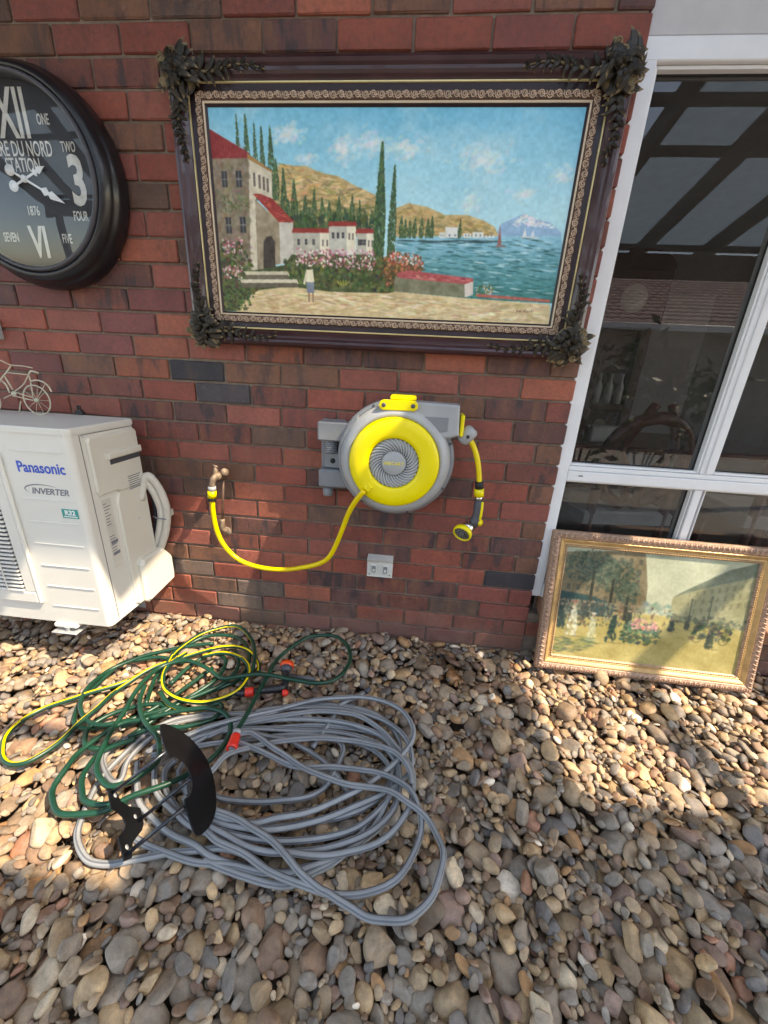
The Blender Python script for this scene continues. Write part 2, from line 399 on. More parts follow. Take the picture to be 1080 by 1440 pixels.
M['cream_metal'] = PM('cream_wire', (0.55, 0.50, 0.38), 0.45, var=0.15, scale=60, dirt=0.2)
M['green_hose'] = PM('green_hose', (0.005, 0.048, 0.027), 0.36, var=0.2, scale=12, dirt=0.15)
M['grey_hose'] = PM('grey_hose', (0.275, 0.28, 0.288), 0.42, var=0.14, scale=12, dirt=0.3)
M['grey_hose_line'] = PM('grey_hose_line', (0.12, 0.125, 0.14), 0.42, var=0.12, scale=12)
M['orange'] = PM('orange_plastic', (0.80, 0.075, 0.012), 0.38, var=0.06)
M['red_orange'] = PM('red_orange_plastic', (0.78, 0.035, 0.02), 0.38, var=0.06)
M['plaster'] = PM('room_plaster', (0.42, 0.41, 0.39), 0.8); M['room_floor'] = PM('room_floor', (0.10, 0.07, 0.05), 0.4)
M['redwood'] = PM('red_wood', (0.13, 0.026, 0.014), 0.3, var=0.35, scale=20, coat=0.3)
M['clock_wood'] = PM('cabinet_wood', (0.10, 0.03, 0.014), 0.35, var=0.3, scale=20)
M['timber'] = PM('pergola_timber', (0.07, 0.038, 0.022), 0.7, var=0.35, scale=12)
M['roof_sheet'] = PM('roof_sheet', (0.16, 0.14, 0.12), 0.7)
M['clear_sheet'] = translucent_mat('translucent_roofing', (0.62, 0.72, 0.80))
M['tile'] = PM('terracotta_tile', (0.40, 0.27, 0.24), 0.7, var=0.3, scale=4)
M['render_wall'] = PM('rendered_wall', (0.40, 0.37, 0.33), 0.8, var=0.08, scale=2)
M['leaf'] = PM('leaf', (0.05, 0.11, 0.025), 0.4, var=0.5, scale=20); M['bark'] = PM('bark', (0.10, 0.07, 0.05), 0.9)
M['cloth'] = PM('white_cloth', (0.7, 0.69, 0.66), 0.8)
# ---------------------------------------------------------------- brick wall
PITCH = 0.084748; WTOP = 2.364474
def course_z(k): return WTOP-k*PITCH                       # top of course k
OFF = {12: -5.5, 13: 18.5, 14: 5.6, 15: 11.8, 16: -4.1, 17: 9.4, 18: -1.4, 19: 11.9, 20: -1.4, 21: -9.4, 22: -2.9, 23: -8.5, 24: -7.4,
       25: -13.8, 26: -7.1, 27: -14.2, 11: -10.2, 10: 4.4, 9: 0.6, 8: 1.1, 7: 2.1, 6: -12.1, 5: 0.7, 4: -5.9, 3: -2.3, 2: 8.4, 1: 3.6, 0: -6.0}
RED = [(0.32, 0.085, 0.056), (0.285, 0.074, 0.052), (0.35, 0.105, 0.066), (0.26, 0.076, 0.060), (0.31, 0.096, 0.072)]
TYPE = {'D': ((0.040, 0.036, 0.044), 0.3), 'B': ((0.085, 0.070, 0.080), 0.35), 'T': ((0.21, 0.095, 0.062), 0.7), 'U': ((0.15, 0.080, 0.060), 0.6),
        'K': ((0.14, 0.060, 0.054), 1.0), 'M': ((0.20, 0.065, 0.05), 1.0), 'O': ((0.28, 0.085, 0.05), 0.8), 'P': ((0.21, 0.066, 0.062), 0.1), 'G': ((0.19, 0.135, 0.115), 0.6)}
SPEC = {12: 'TKRKKORRPRRR', 13: 'RRRRTTDOTPRR', 14: 'RKTRRMBRMMRR', 15: 'KRRRRRKMRRRR', 16: 'TRRRRUMMRRRR', 17: 'MRRRRRRRRRRR', 18: 'TRKRKRTTURRR',
        19: 'RRRRRRUKRRRR', 20: 'TRRKURRRRRRR', 21: 'KMMRRKURRRRR', 22: 'TMRKRRMRRRRR', 23: 'DRRRRRTTRRRR', 24: 'RRKMKRRGRRRR', 25: 'RUMKRGURRRRR',
        26: 'RRRRKRGRRRRR', 27: 'RPPPPUPRRRRR', 6: 'RRRRRRRUBURR', 5: 'RRRRRRRROKRR', 3: 'RRRRRRRRKRRR', 10: 'RRRRRRPPMPKR', 9: 'RRRRRRRKPPRR',
        1: 'RRRRKTRRTRRR', 0: 'KTRTRRUTRURR', 11: 'RRRRRRRPRRRR', 4: 'RRRRRRRTRRRR', 8: 'RRRRRRTRRRRR'}
def brick_mesh(w, seed):
    r = np.random.default_rng(seed); h = 0.0755; d = 0.10; b = 0.0035
    V, F = cbox(np.array([-w/2, 0, -h/2]), np.array([w/2, d, h/2]), b)
    V = np.array(V); V[:, 0] += r.normal(0, 0.0009, len(V)); V[:, 2] += r.normal(0, 0.0009, len(V)); fr = V[:, 1] < 0.01
    V[fr, 1] += r.normal(0, 0.0007, fr.sum())
    return V, F
BV = {('f', i): brick_mesh(0.229, i) for i in range(10)}; BV.update({('h', i): brick_mesh(0.108, 50+i) for i in range(5)})
BME = {}
def set_col(me, cols):
    a = me.color_attributes.new('Col', 'FLOAT_COLOR', 'POINT'); a.data.foreach_set('color', np.asarray(cols, np.float32).ravel())
for k, (V, F) in BV.items():
    me = bpy.data.meshes.new('brick'); me.from_pydata([tuple(p) for p in V], [], F); me.materials.append(M['brick'])
    set_col(me, np.ones((len(V), 4))); BME[k] = me
WR = -0.018                                                   # right-hand end of the brickwork
wall = MB()
wall.box((-4.2, 0.009, -0.25), (WR-0.008, 0.11, 3.25)); wall.box((WR-0.008, 0.009, -0.25), (3.2, 0.11, 0.205))
wall = wall.build('brick_wall', M['mortar'])
tag(wall, 'red brick wall with raked joints and scattered dark bricks, carrying the reel and the clock', 'wall')
cand = []
for k in range(-10, 31):
    z = course_z(k)-PITCH/2; o = OFF.get(k, random.uniform(-6, 6))/1000
    odd = k % 2 == 1
    n = 0; right = WR+0.002
    while right > -4.1:
        full = odd or n > 0
        if n == 0: left = (-0.235 if odd else -0.115)+o+0.004
        else: left = (-(0.235+0.24*n) if odd else -(0.115+0.24*n))+o+0.004
        c = (left+right)/2; w = right-left
        cand.append((k, n, c, z, w, full)); right = left-0.0085; n += 1
for k in range(26, 31):                                        # under the window
    z = course_z(k)-PITCH/2; x = WR+0.007+(0.12 if k % 2 else 0.0); n = 0
    while x < 3.0: cand.append((k, 100+n, x+0.1145, z, 0.229, True)); x += 0.2385; n += 1
solid = []; stuffV = []; stuffF = []; stuffC = []
def brick_colour(k, n):
    s = SPEC.get(k); t = s[n] if s and n < len(s) else random.choices('RRRRRTKMPU', k=1)[0]
    if t == 'R':
        c = random.choice(RED); band = random.choice((0, 0, 0, 0.0, 0.4))
    else: c, band = TYPE[t]
    j = random.uniform(0.88, 1.13); return tuple(v*j for v in c), band
nb = 0
for (k, n, c, z, w, full) in cand:
    col, band = brick_colour(k, n)
    key = ('f', random.randrange(10)) if full else ('h', random.randrange(5))
    px = project([(c, 0, z)])[0]; px2 = project([(c-w/2, 0, z), (c+w/2, 0, z)])
    vis = px2[1][0] > -2 and px2[0][0] < 1082 and -14 < px[1] < 905 and n < 100
    if -1.37 < c-w/2 and c+w/2 < -0.17 and 1.43 < z < 2.06: vis = False          # behind the painting
    if c+w/2 < -1.93 and z < 0.95: vis = False                                   # behind the air conditioner
    if math.hypot(c+2.046, z-1.83) < 0.22: vis = False
    sx = w/(0.229 if full else 0.108); y = random.gauss(0, 0.0011)
    if vis and nb < 300:
        b = link('brick', BME[key], wall, (c, y, z)); b.scale = (sx, 1, 1); b.color = (*col, 1); b['band'] = float(band); nb += 1
        b.rotation_euler = (random.gauss(0, 0.004), random.gauss(0, 0.003), random.gauss(0, 0.004))
    else:
        V, F = BV[key]; oo = len(stuffV); P = V*np.array([sx, 1, 1])+np.array([c, y, z])
        stuffV.extend(map(tuple, P)); stuffF.extend([tuple(i+oo for i in f) for f in F]); stuffC.extend([(*col, 1)]*len(P))
me = bpy.data.meshes.new('brick'); me.from_pydata(stuffV, [], stuffF); me.materials.append(M['brick']); set_col(me, stuffC)
b = link('brick', me, wall); b['kind'] = 'stuff'; b['band'] = 0.5

# ---------------------------------------------------------------- window
def rail(name, a, b, parent, mat='white_alu', bev=0.003):
    return MB().box(a, b, bev).build(name, M[mat], parent)
win = thing('aluminium_window', 'tall white aluminium window with dark glass beside the end of the brick wall', 'window', (1.1, 0.05, 0.27))
win_inv = Matrix.Translation((-1.1, -0.05, -0.27))
def wrail(name, a, b, mat='white_alu', parent=None, bev=0.003):
    o = rail(name, a, b, parent or win, mat, bev)
    if parent is None: o.matrix_parent_inverse = win_inv
    return o
X0, X1 = WR-0.004, 2.35
wrail('frame_jamb', (X0, 0.013, 0.30), (0.030, 0.10, 2.215)); wrail('frame_jamb', (X1-0.05, 0.013, 0.30), (X1, 0.10, 2.215))
wrail('frame_head', (X0, 0.012, 2.175), (X1, 0.10, 2.232)); wrail('frame_sill', (0.031, 0.012, 0.295), (X1-0.051, 0.10, 0.365))
wrail('transom', (0.031, 0.014, 0.862), (X1-0.051, 0.10, 0.905)); wrail('transom_cap', (0.031, 0.020, 0.906), (X1-0.051, 0.098, 0.925))
for x, x2 in ((0.545, 0.592), (1.15, 1.197), (1.75, 1.797)):
    wrail('mullion', (x, 0.022, 0.926), (x2, 0.10, 2.174)); wrail('mullion', (x+0.006, 0.024, 0.366), (x2-0.01, 0.10, 0.861))
    wrail('mullion_rib', (x+0.018, 0.0165, 0.93), (x+0.026, 0.0215, 2.17))
xs = [0.031, 0.545, 1.15, 1.75, X1-0.051]; xe = [0, 0.592, 1.197, 1.797]
for i in range(4):
    a = xs[i] if i == 0 else xe[i]; bb = xs[i+1]
    # slim sash beads round each pane
    for (z0, z1) in ((0.926, 2.174), (0.366, 0.861)):
        t = 0.010 if z0 > 0.9 else 0.005
        wrail('sash_bead', (a+0.001, 0.028, z0+0.001), (a+t, 0.05, z1-0.001), bev=0.001); wrail('sash_bead', (bb-t, 0.028, z0+0.001), (bb-0.001, 0.05, z1-0.001), bev=0.001)
        wrail('sash_bead', (a+t+0.001, 0.028, z0+0.001), (bb-t-0.001, 0.05, z0+t), bev=0.001); wrail('sash_bead', (a+t+0.001, 0.028, z1-t), (bb-t-0.001, 0.05, z1-0.001), bev=0.001)
        for (ga, gb) in (((a+t, 0.050, z0+t), (a+t+0.0035, 0.0555, z1-t)), ((bb-t-0.0035, 0.050, z0+t), (bb-t, 0.0555, z1-t)), ((a+t+0.004, 0.050, z0+t), (bb-t-0.004, 0.0555, z0+t+0.0035)), ((a+t+0.004, 0.050, z1-t-0.0035), (bb-t-0.004, 0.0555, z1-t))): wrail('gasket', ga, gb, 'black_rubber', bev=0)
        wrail('pane', (a+t*0.6, 0.056, z0+t*0.6), (bb-t*0.6, 0.060, z1-t*0.6), 'glass_window', bev=0)
wrail('drain_slot', (0.075, 0.0125, 0.885), (0.092, 0.0145, 0.889), 'black_rubber', bev=0)
head = MB().box((WR+0.001, 0.02, 2.236), (3.2, 0.10, 2.75), 0.002).build('window_head_board', M['fascia'])
tag(head, 'pale grey painted board filling the wall above the white window', 'board')
# sloping brick sill
sill = MB().box((0.02, 0.06, 0.205), (2.4, 0.11, 0.29)).build('window_sill', M['mortar'])
tag(sill, 'brown brick sill sloping out below the white window', 'sill')
x = 0.03; i = 0
SILLM = PM('sill_brick', (0.30, 0.15, 0.09), 0.7, var=0.2, scale=20, bmp=0.4)
while x < 2.3:
    o = MB().box((0, -0.062, -0.042), (0.108, 0.062, 0.034), 0.004).build('brick', SILLM, sill, (x, 0.0, 0.252))
    o.rotation_euler = (math.radians(14), 0, 0); x += 0.118

# ---------------------------------------------------------------- room behind the glass
RX0, RX1, RY1, RZ0, RZ1 = -1.2, 3.6, 3.6, 0.12, 2.62
def struct(name, mb, mat, parent=None):
    o = mb.build(name, mat, parent); o['kind'] = 'structure'; return o
struct('interior_floor', MB().box((RX0, 0.12, RZ0-0.1), (RX1, RY1, RZ0)), M['room_floor'])
struct('interior_ceiling', MB().box((RX0, 0.12, RZ1), (RX1, RY1, RZ1+0.08)), M['plaster'])
struct('interior_wall_back', MB().box((RX0, RY1, RZ0), (RX1, RY1+0.1, RZ1)), M['plaster'])
struct('interior_wall_left', MB().box((RX0-0.1, 0.12, RZ0), (RX0, RY1, RZ1)), M['plaster'])
struct('interior_wall_right', MB().box((RX1, 0.12, RZ0), (RX1+0.1, RY1, RZ1)), M['plaster'])
# tall case clock
gx, gy, gz = 1.02, 2.2, RZ0
gc = thing('grandfather_clock', 'tall red wood grandfather clock with glazed door seen through the window', 'clock', (gx, gy, gz))
def gp(name, mb, mat): o = mb.build(name, M[mat], gc); return o
gp('base', MB().box((-0.26, -0.16, 0), (0.26, 0.16, 0.45), 0.01), 'clock_wood')
gp('case', MB().box((-0.215, -0.05, 0.451), (0.215, 0.13, 1.55), 0.006), 'clock_wood')
for s in (-1, 1): gp('door_stile', MB().box((s*0.215, -0.12, 0.451), (s*0.135, -0.051, 1.55), 0.004), 'clock_wood')
gp('door_rail', MB().box((-0.134, -0.118, 0.9), (0.134, -0.052, 0.95), 0.003), 'clock_wood')
gp('hood', MB().box((-0.26, -0.15, 1.551), (0.26, 0.14, 1.98), 0.012), 'clock_wood')
hp = [(-0.27, 0)]+[(0.27*math.cos(a), 0.14*math.sin(a)) for a in np.linspace(math.pi, 0, 15)]+[(0.27, 0)]
gp('arched_top', MB().prism(hp, 0, 0.28, FACE(0, 0.14, 1.981)), 'clock_wood')
gp('dial', MB().lathe([(0.0, 0.012), (0.09, 0.012), (0.105, 0.0)], 32, FACE(0, -0.151, 1.77)), 'paper')
gp('pendulum', MB().lathe([(0.0, 0.01), (0.06, 0.006), (0.065, 0)], 24, FACE(0, -0.06, 0.75)), 'brass')
for q in range(3): gp('bottle', MB().lathe([(0.0, 0.0), (0.03, 0.0), (0.03, 0.14), (0.012, 0.19), (0.012, 0.25), (0, 0.25)], 14, Matrix.Translation((-0.09+0.09*q, -0.085, 0.951))), 'cloth')
# dining chairs
def chair(loc, rz, label):
    t = thing('dining_chair', label, 'chair', loc, 'wooden dining chairs behind the window'); t.rotation_euler = (0, 0, rz)
    ov = [(0.0, 0.0, 0)]
    pts = [(0.21*math.cos(a)*(1.0+0.06*math.sin(a)), -0.21-0.04*math.sin(a), 0.76+0.23*math.sin(a)) for a in np.linspace(-0.9*math.pi/2, 1.45*math.pi, 30)]
    MB().tube(spline(pts, 3), 0.032, 8).build('back_frame', M['redwood'], t)
    for s in (-1, 1):
        MB().tube(spline([(0.03*s, -0.2, 0.55), (0.05*s, -0.2, 0.7), (0.13*s, -0.22, 0.82), (0.09*s, -0.24, 0.95), (0.04*s, -0.25, 1.05)], 5), 0.022, 8).build('splat_bar', M['redwood'], t)
        for y, hgt in ((-0.2, 0.62), (0.2, 0.43)):
            MB().tube([(0.2*s, y, 0.0), (0.2*s, y, hgt*0.5), (0.2*s, y, hgt)], [0.018, 0.022, 0.026], 8).build('leg', M['redwood'], t)
    MB().prism([(-0.24, -0.22), (0.24, -0.22), (0.26, 0.24), (-0.26, 0.24)], 0.43, 0.50, None, 0, 0.012).build('seat', M['cloth'], t)
    return t
chair((0.50, 0.62, RZ0), math.radians(8), 'round backed red wood dining chair directly behind the left window pane')
chair((1.45, 0.70, RZ0), math.radians(-6), 'round backed red wood dining chair beyond the white window mullion')
tb = thing('dining_table', 'dark wood dining table inside the room behind the chairs', 'table', (1.0, 1.35, RZ0))
MB().box((-0.8, -0.42, 0.72), (0.8, 0.42, 0.76), 0.008).build('table_top', M['redwood'], tb)
for sx in (-1, 1):
    for sy in (-1, 1): MB().tube([(sx*0.7, sy*0.34, 0), (sx*0.7, sy*0.34, 0.719)], 0.035, 8).build('leg', M['redwood'], tb)
bx_ = MB().box((-0.11, -0.06, 0), (0.11, 0.06, 0.1), 0.01).build('tissue_box', M['cloth'], None, (0.62, 1.1, RZ0+0.762)); tag(bx_, 'white tissue box on the dining table behind the window', 'box')
dr = MB().box((1.95, RY1-0.035, RZ0), (2.55, RY1-0.002, 2.2), 0.004).build('interior_door', M['white_alu']); tag(dr, 'pale interior door on the far wall of the room', 'door')

# ---------------------------------------------------------------- patio roof over the camera
roof = thing('patio_roof', 'timber patio roof with solid and translucent sheets above the pebbles', 'roof', (0, -1.4, 2.8))
SL = 0.24
def rz(y): return 2.34+(y+2.95)*SL
def slab(x0, x1, y0, y1, lift, th):
    V = [(x, y, rz(y)+lift+d-2.8) for d in (0, th) for (x, y) in ((x0, y0), (x1, y0), (x1, y1), (x0, y1))]
    V = [(a, b+1.4, c) for a, b, c in V]
    return MB().add(V, [(3, 2, 1, 0), (4, 5, 6, 7), (0, 1, 5, 4), (1, 2, 6, 5), (2, 3, 7, 6), (3, 0, 4, 7)])
BAYS = [-4.05+0.6*i for i in range(14)]
for x in BAYS:
    if abs(x-0.15) < 0.01: continue  # rafter left out to widen the sunlit patch below
    slab(x-0.022, x+0.022, -3.0, 0.25, 0.0, 0.14).build('rafter', M['timber'], roof)
for y in (-2.95, -1.82, -1.45, -0.58): slab(-4.2, 3.9, y-0.02, y+0.02, 0.141, 0.04).build('purlin', M['timber'], roof)
YS = [-3.0, -1.82, -1.45, -1.02, -0.58, 0.25]
OPEN = {(5, 1), (5, 2), (6, 1), (6, 2), (7, 1), (7, 2), (7, 3), (10, 2), (10, 3), (11, 2), (11, 3), (3, 0)}  # gaps placed along the sun direction so light patches land as wanted
CLEAR = {(8, 0), (8, 1), (10, 0), (10, 1), (12, 0), (12, 1), (9, 0), (11, 0), (0, 0), (1, 0), (2, 0), (3, 1), (4, 1), (2, 1), (7, 0), (5, 3), (6, 3), (4, 2), (4, 3), (3, 2), (8, 2), (8, 3), (1, 1), (4, 0), (5, 0), (6, 0)}  # translucent cells chosen to soften and fill the light underneath
for i in range(13):
    for j in range(5):
        if (i, j) in OPEN: continue
        slab(BAYS[i]+0.002, BAYS[i+1]-0.002, YS[j]+0.002, YS[j+1]-0.002, 0.182, 0.006).build('roof_panel', M['clear_sheet'] if (i, j) in CLEAR else M['roof_sheet'], roof)
slab(-4.25, 3.95, -3.06, -3.0, -0.06, 0.20).build('fascia_board', M['timber'], roof)
for x in (-3.9, 0.35, 3.7):
    MB().box((x-0.05, -1.6+0.0, -2.8), (x+0.05, -1.5, -0.53), 0.004).build('post', M['timber'], roof)

# ---------------------------------------------------------------- ground and what lies behind the camera
struct('ground', MB().box((-60, -80, -0.5), (60, 40, -0.11)), M['soil'])
pav = MB(); pav.box((-9, -6.2, -0.12), (9, -1.82, -0.01)); struct('paving', pav, M['concrete'])
nh = thing('neighbouring_house', 'rendered house with a tiled roof standing across the paving from the window', 'house', (3.0, -7.4, -0.1))
MB().box((-7, -3.0, 0), (6, 0, 2.42)).build('wall', M['render_wall'], nh)
MB().box((0.9, 0.001, 0.0), (1.8, 0.03, 2.05), 0.005).build('door', M['redwood'], nh)
MB().box((-1.9, 0.001, 0.9), (-0.4, 0.03, 2.0), 0.005).build('window', M['dark_grey'], nh)
rf = MB()
cols = np.arange(-7.4, 6.4, 0.05); rows = 14
for r_ in range(rows):
    y0 = 0.45-r_*0.28; z0 = 2.40+r_*0.11
    V = []; F = []
    for i, x in enumerate(cols):
        hh = 0.028*abs(math.sin(x*math.pi/0.2)); V += [(x, y0, z0+hh+0.03), (x, y0-0.31, z0+0.12+hh), (x, y0, z0-0.01)]
    for i in range(len(cols)-1): F += [(3*i, 3*i+3, 3*i+4, 3*i+1), (3*i+2, 3*i+5, 3*i+3, 3*i)]
    rf.add(V, F)
rf.build('tile_roof', M['tile'], nh)
MB().box((-7.4, 0.46, 2.30), (6.4, 0.56, 2.42), 0.01).build('gutter', M['white_alu'], nh)
def shrub(loc, h, w, n, label, seed):
    t = thing('shrub', label, 'shrub', loc, 'leafy shrubs at the edge of the paving'); r = np.random.default_rng(seed)
    st = MB(); lf = MB()
    for k in range(7):
        a = r.uniform(0, 6.28); q = [(0.03*math.cos(a), 0.03*math.sin(a), 0), (0.2*w*math.cos(a), 0.2*w*math.sin(a), h*0.5), (0.42*w*math.cos(a+.4), 0.42*w*math.sin(a+.4), h*0.93)]
        q = spline(q, 6); st.tube(q, np.linspace(0.012, 0.004, len(q)), 6)
        for m in range(n//7):
            p = q[r.integers(4, len(q))]+r.normal(0, 0.10*w+0.03, 3); d = r.normal(0, 1, 3); d /= np.linalg.norm(d); e = np.cross(d, r.normal(0, 1, 3)); e /= np.linalg.norm(e)
            l = r.uniform(0.05, 0.10); lf.add([p-d*l, p+e*l*0.4, p+d*l, p-e*l*0.4], [(0, 1, 2, 3)])
    st.build('stem', M['bark'], t); lf.build('foliage', M['leaf'], t)
shrub((1.45, -3.4, -0.02), 1.7, 1.0, 420, 'tall leafy shrub at the paving edge opposite the window', 3)
shrub((2.5, -3.9, -0.02), 1.5, 1.2, 420, 'wide leafy shrub at the paving edge near the neighbouring house', 4)
shrub((0.6, -3.7, -0.02), 1.1, 0.9, 280, 'low leafy shrub at the paving edge opposite the hose reel', 5)

# ---------------------------------------------------------------- pebble bed: stones dropped one by one on a height field
bed = MB().box((-3.6, -1.82, -0.12), (3.2, 0.008, -0.085)).build('pebble_bed', M['soil']); bed['kind'] = 'structure'
RES = 0.005; GX0, GY0 = -3.3, -1.85; GW, GH = int(5.4/RES), int(1.9/RES)
H = np.full((GH, GW), -0.085, np.float32); ID = np.full((GH, GW), -1, np.int32)
# stones only where the camera (or a camera a step aside) can see them
gy_, gx_ = np.mgrid[0:GH, 0:GW]; WX = GX0+(gx_+0.5)*RES; WY = GY0+(gy_+0.5)*RES
pj = project(np.stack([WX.ravel(), WY.ravel(), np.zeros(WX.size)], 1)); ok = ((pj[:, 2] > 0.15) & (pj[:, 0] > -330) & (pj[:, 0] < 1430) & (pj[:, 1] < 1800)).reshape(GH, GW)
ok &= (WY < 0.006) & (WY > -1.8)
okc = np.argwhere(ok)
prng = np.random.default_rng(21)
peb = []                                                       # (centre, semi-axes, rotation matrix)
def drop(a, b, c, ncand):
    a, b, c = a*0.86, b*0.86, c*0.86
    best = None
    for _ in range(ncand):
        iy, ix = okc[prng.integers(len(okc))]
        s = H[iy, ix]
        if best is None or s < best[0]: best = (s, iy, ix)
    _, iy, ix = best
    th = prng.uniform(0, math.pi)
    k = max(2, int(max(a, b)*0.75/RES))
    y0, y1, x0, x1 = max(iy-k, 0), min(iy+k+1, GH), max(ix-k, 0), min(ix+k+1, GW)
    sub = H[y0:y1, x0:x1]; gyy = (np.arange(y0, y1)-iy)*RES; gxx = (np.arange(x0, x1)-ix)*RES
    X, Y = np.meshgrid(gxx, gyy)
    # tilt with the stones underneath, plus a little of its own
    n = X.size; A = np.stack([X.ravel(), Y.ravel(), np.ones(n)], 1); co = np.linalg.lstsq(A, sub.ravel(), rcond=None)[0]
    nx, ny = -co[0]*0.75+prng.normal(0, 0.20), -co[1]*0.75+prng.normal(0, 0.20)
    m = math.hypot(nx, ny)
    if m > 0.95: nx, ny = nx/m*0.95, ny/m*0.95
    w = np.array([nx, ny, 1.0]); w /= np.linalg.norm(w)
    u = np.array([math.cos(th), math.sin(th), 0]); u -= w*(u @ w); u /= np.linalg.norm(u); v = np.cross(w, u)
    R = np.stack([u, v, w], 1)
    Q = R @ np.diag([1/a**2, 1/b**2, 1/c**2]) @ R.T
    k = int(max(a, b)/RES)+1
    y0, y1, x0, x1 = max(iy-k, 0), min(iy+k+1, GH), max(ix-k, 0), min(ix+k+1, GW)
    X, Y = np.meshgrid((np.arange(x0, x1)-ix)*RES, (np.arange(y0, y1)-iy)*RES)
    B = 2*(Q[0, 2]*X+Q[1, 2]*Y); Cc = Q[0, 0]*X*X+2*Q[0, 1]*X*Y+Q[1, 1]*Y*Y-1; D = B*B-4*Q[2, 2]*Cc
    ins = D > 0
    if not ins.any(): return
    sq = np.sqrt(np.where(ins, D, 0)); zl = (-B-sq)/(2*Q[2, 2]); zh = (-B+sq)/(2*Q[2, 2])
    sub = H[y0:y1, x0:x1]
    core = ins & (D > 0.35*D[ins].max())
    gaps = (sub-zl)[core]
    z = np.percentile(gaps, 88)-0.001
    if z+c*0.3 > 0.012: return
    cx, cy = GX0+(ix+0.5)*RES, GY0+(iy+0.5)*RES
    top = np.where(ins, zh+z, -9); upd = top > sub
    sub[upd] = top[upd]; ID[y0:y1, x0:x1][upd] = len(peb)
    peb.append((cx, cy, z, a, b, c, R))
def stone(lo, hi):
    a = prng.uniform(lo, hi); b = a*prng.uniform(0.55, 0.92); c = min(b*prng.uniform(0.32, 0.75), b); return a, b, c
for _ in range(1700): drop(*stone(0.022, 0.040), 3)
for _ in range(2500): drop(*stone(0.018, 0.036), 5)
for _ in range(1900): drop(*stone(0.026, 0.054), 9)
for _ in range(4000): drop(*stone(0.015, 0.032), 14)
for _ in range(5200): drop(*stone(0.008, 0.019), 20)
ZSH = -0.004-float(np.median(H[ok])); H += ZSH
def ico(sub):
    t = (1+5**0.5)/2; V = [(-1, t, 0), (1, t, 0), (-1, -t, 0), (1, -t, 0), (0, -1, t), (0, 1, t), (0, -1, -t), (0, 1, -t), (t, 0, -1), (t, 0, 1), (-t, 0, -1), (-t, 0, 1)]
    V = [np.array(v)/np.linalg.norm(v) for v in V]
    F = [(0, 11, 5), (0, 5, 1), (0, 1, 7), (0, 7, 10), (0, 10, 11), (1, 5, 9), (5, 11, 4), (11, 10, 2), (10, 7, 6), (7, 1, 8), (3, 9, 4), (3, 4, 2), (3, 2, 6), (3, 6, 8), (3, 8, 9), (4, 9, 5), (2, 4, 11), (6, 2, 10), (8, 6, 7), (9, 8, 1)]
    for _ in range(sub):
        mid = {}; G = []
        def mp(i, j):
            k = (min(i, j), max(i, j))
            if k not in mid: v = V[i]+V[j]; V.append(v/np.linalg.norm(v)); mid[k] = len(V)-1
            return mid[k]
        for (i, j, k) in F:
            p, q, r = mp(i, j), mp(j, k), mp(k, i); G += [(i, p, r), (j, q, p), (k, r, q), (p, q, r)]
        F = G
    return np.array(V), F
def stone_shape(sub, seed):
    V, F = ico(sub); r = np.random.default_rng(seed)
    P = np.sign(V)*np.abs(V)**r.uniform(0.72, 1.0)                       # from oval to squarish
    d = np.ones(len(V))
    for _ in range(6):
        n = r.normal(0, 1, 3); n /= np.linalg.norm(n); d += r.uniform(-0.13, 0.09)*np.maximum(0, V @ n)**2
    P = P*d[:, None]
    for _ in range(r.integers(3, 9)):                                     # worn flat facets
        n = r.normal(0, 1, 3); n /= np.linalg.norm(n); lim = r.uniform(0.62, 0.86); e = P @ n-lim; P = P-np.outer(np.maximum(0, e)*0.85, n)
    return P/np.abs(P).max(0), F
NSH = 28
SH2 = [stone_shape(1, 100+i) for i in range(NSH)]; SH3 = [stone_shape(3, 100+i) for i in range(NSH)]; SHM = [stone_shape(2, 100+i) for i in range(NSH)]
PCOL = [((0.21, 0.165, 0.12), 5), ((0.24, 0.185, 0.125), 5), ((0.17, 0.145, 0.12), 5), ((0.145, 0.135, 0.125), 5), ((0.19, 0.175, 0.155), 4), ((0.27, 0.20, 0.125), 4), ((0.16, 0.11, 0.08), 4),
        ((0.115, 0.11, 0.11), 3), ((0.25, 0.155, 0.085), 1.3), ((0.34, 0.29, 0.22), 2), ((0.50, 0.46, 0.40), 0.5), ((0.19, 0.135, 0.115), 2), ((0.24, 0.13, 0.09), 0.4), ((0.13, 0.10, 0.075), 3)]
PW = np.array([w for _, w in PCOL]); PW = PW/PW.sum()
SME = []
for V, F in SH3:
    me = bpy.data.meshes.new('pebble'); me.from_pydata([tuple(p) for p in V], [], F); me.materials.append(M['pebble']); me.polygons.foreach_set('use_smooth', [True]*len(F)); set_col(me, np.ones((len(V), 4))); SME.append(me)
cnt = np.bincount(ID[(ID >= 0)], minlength=len(peb)); cen = np.array([p[:3] for p in peb]); pp = project(cen)
show = cnt/np.maximum(pp[:, 2], 0.2)**2*((pp[:, 0] > -5) & (pp[:, 0] < 1085) & (pp[:, 1] < 1445))
big = set(np.argsort(-show)[:300].tolist())
sV, sF, sC = [], [], []
no = 0
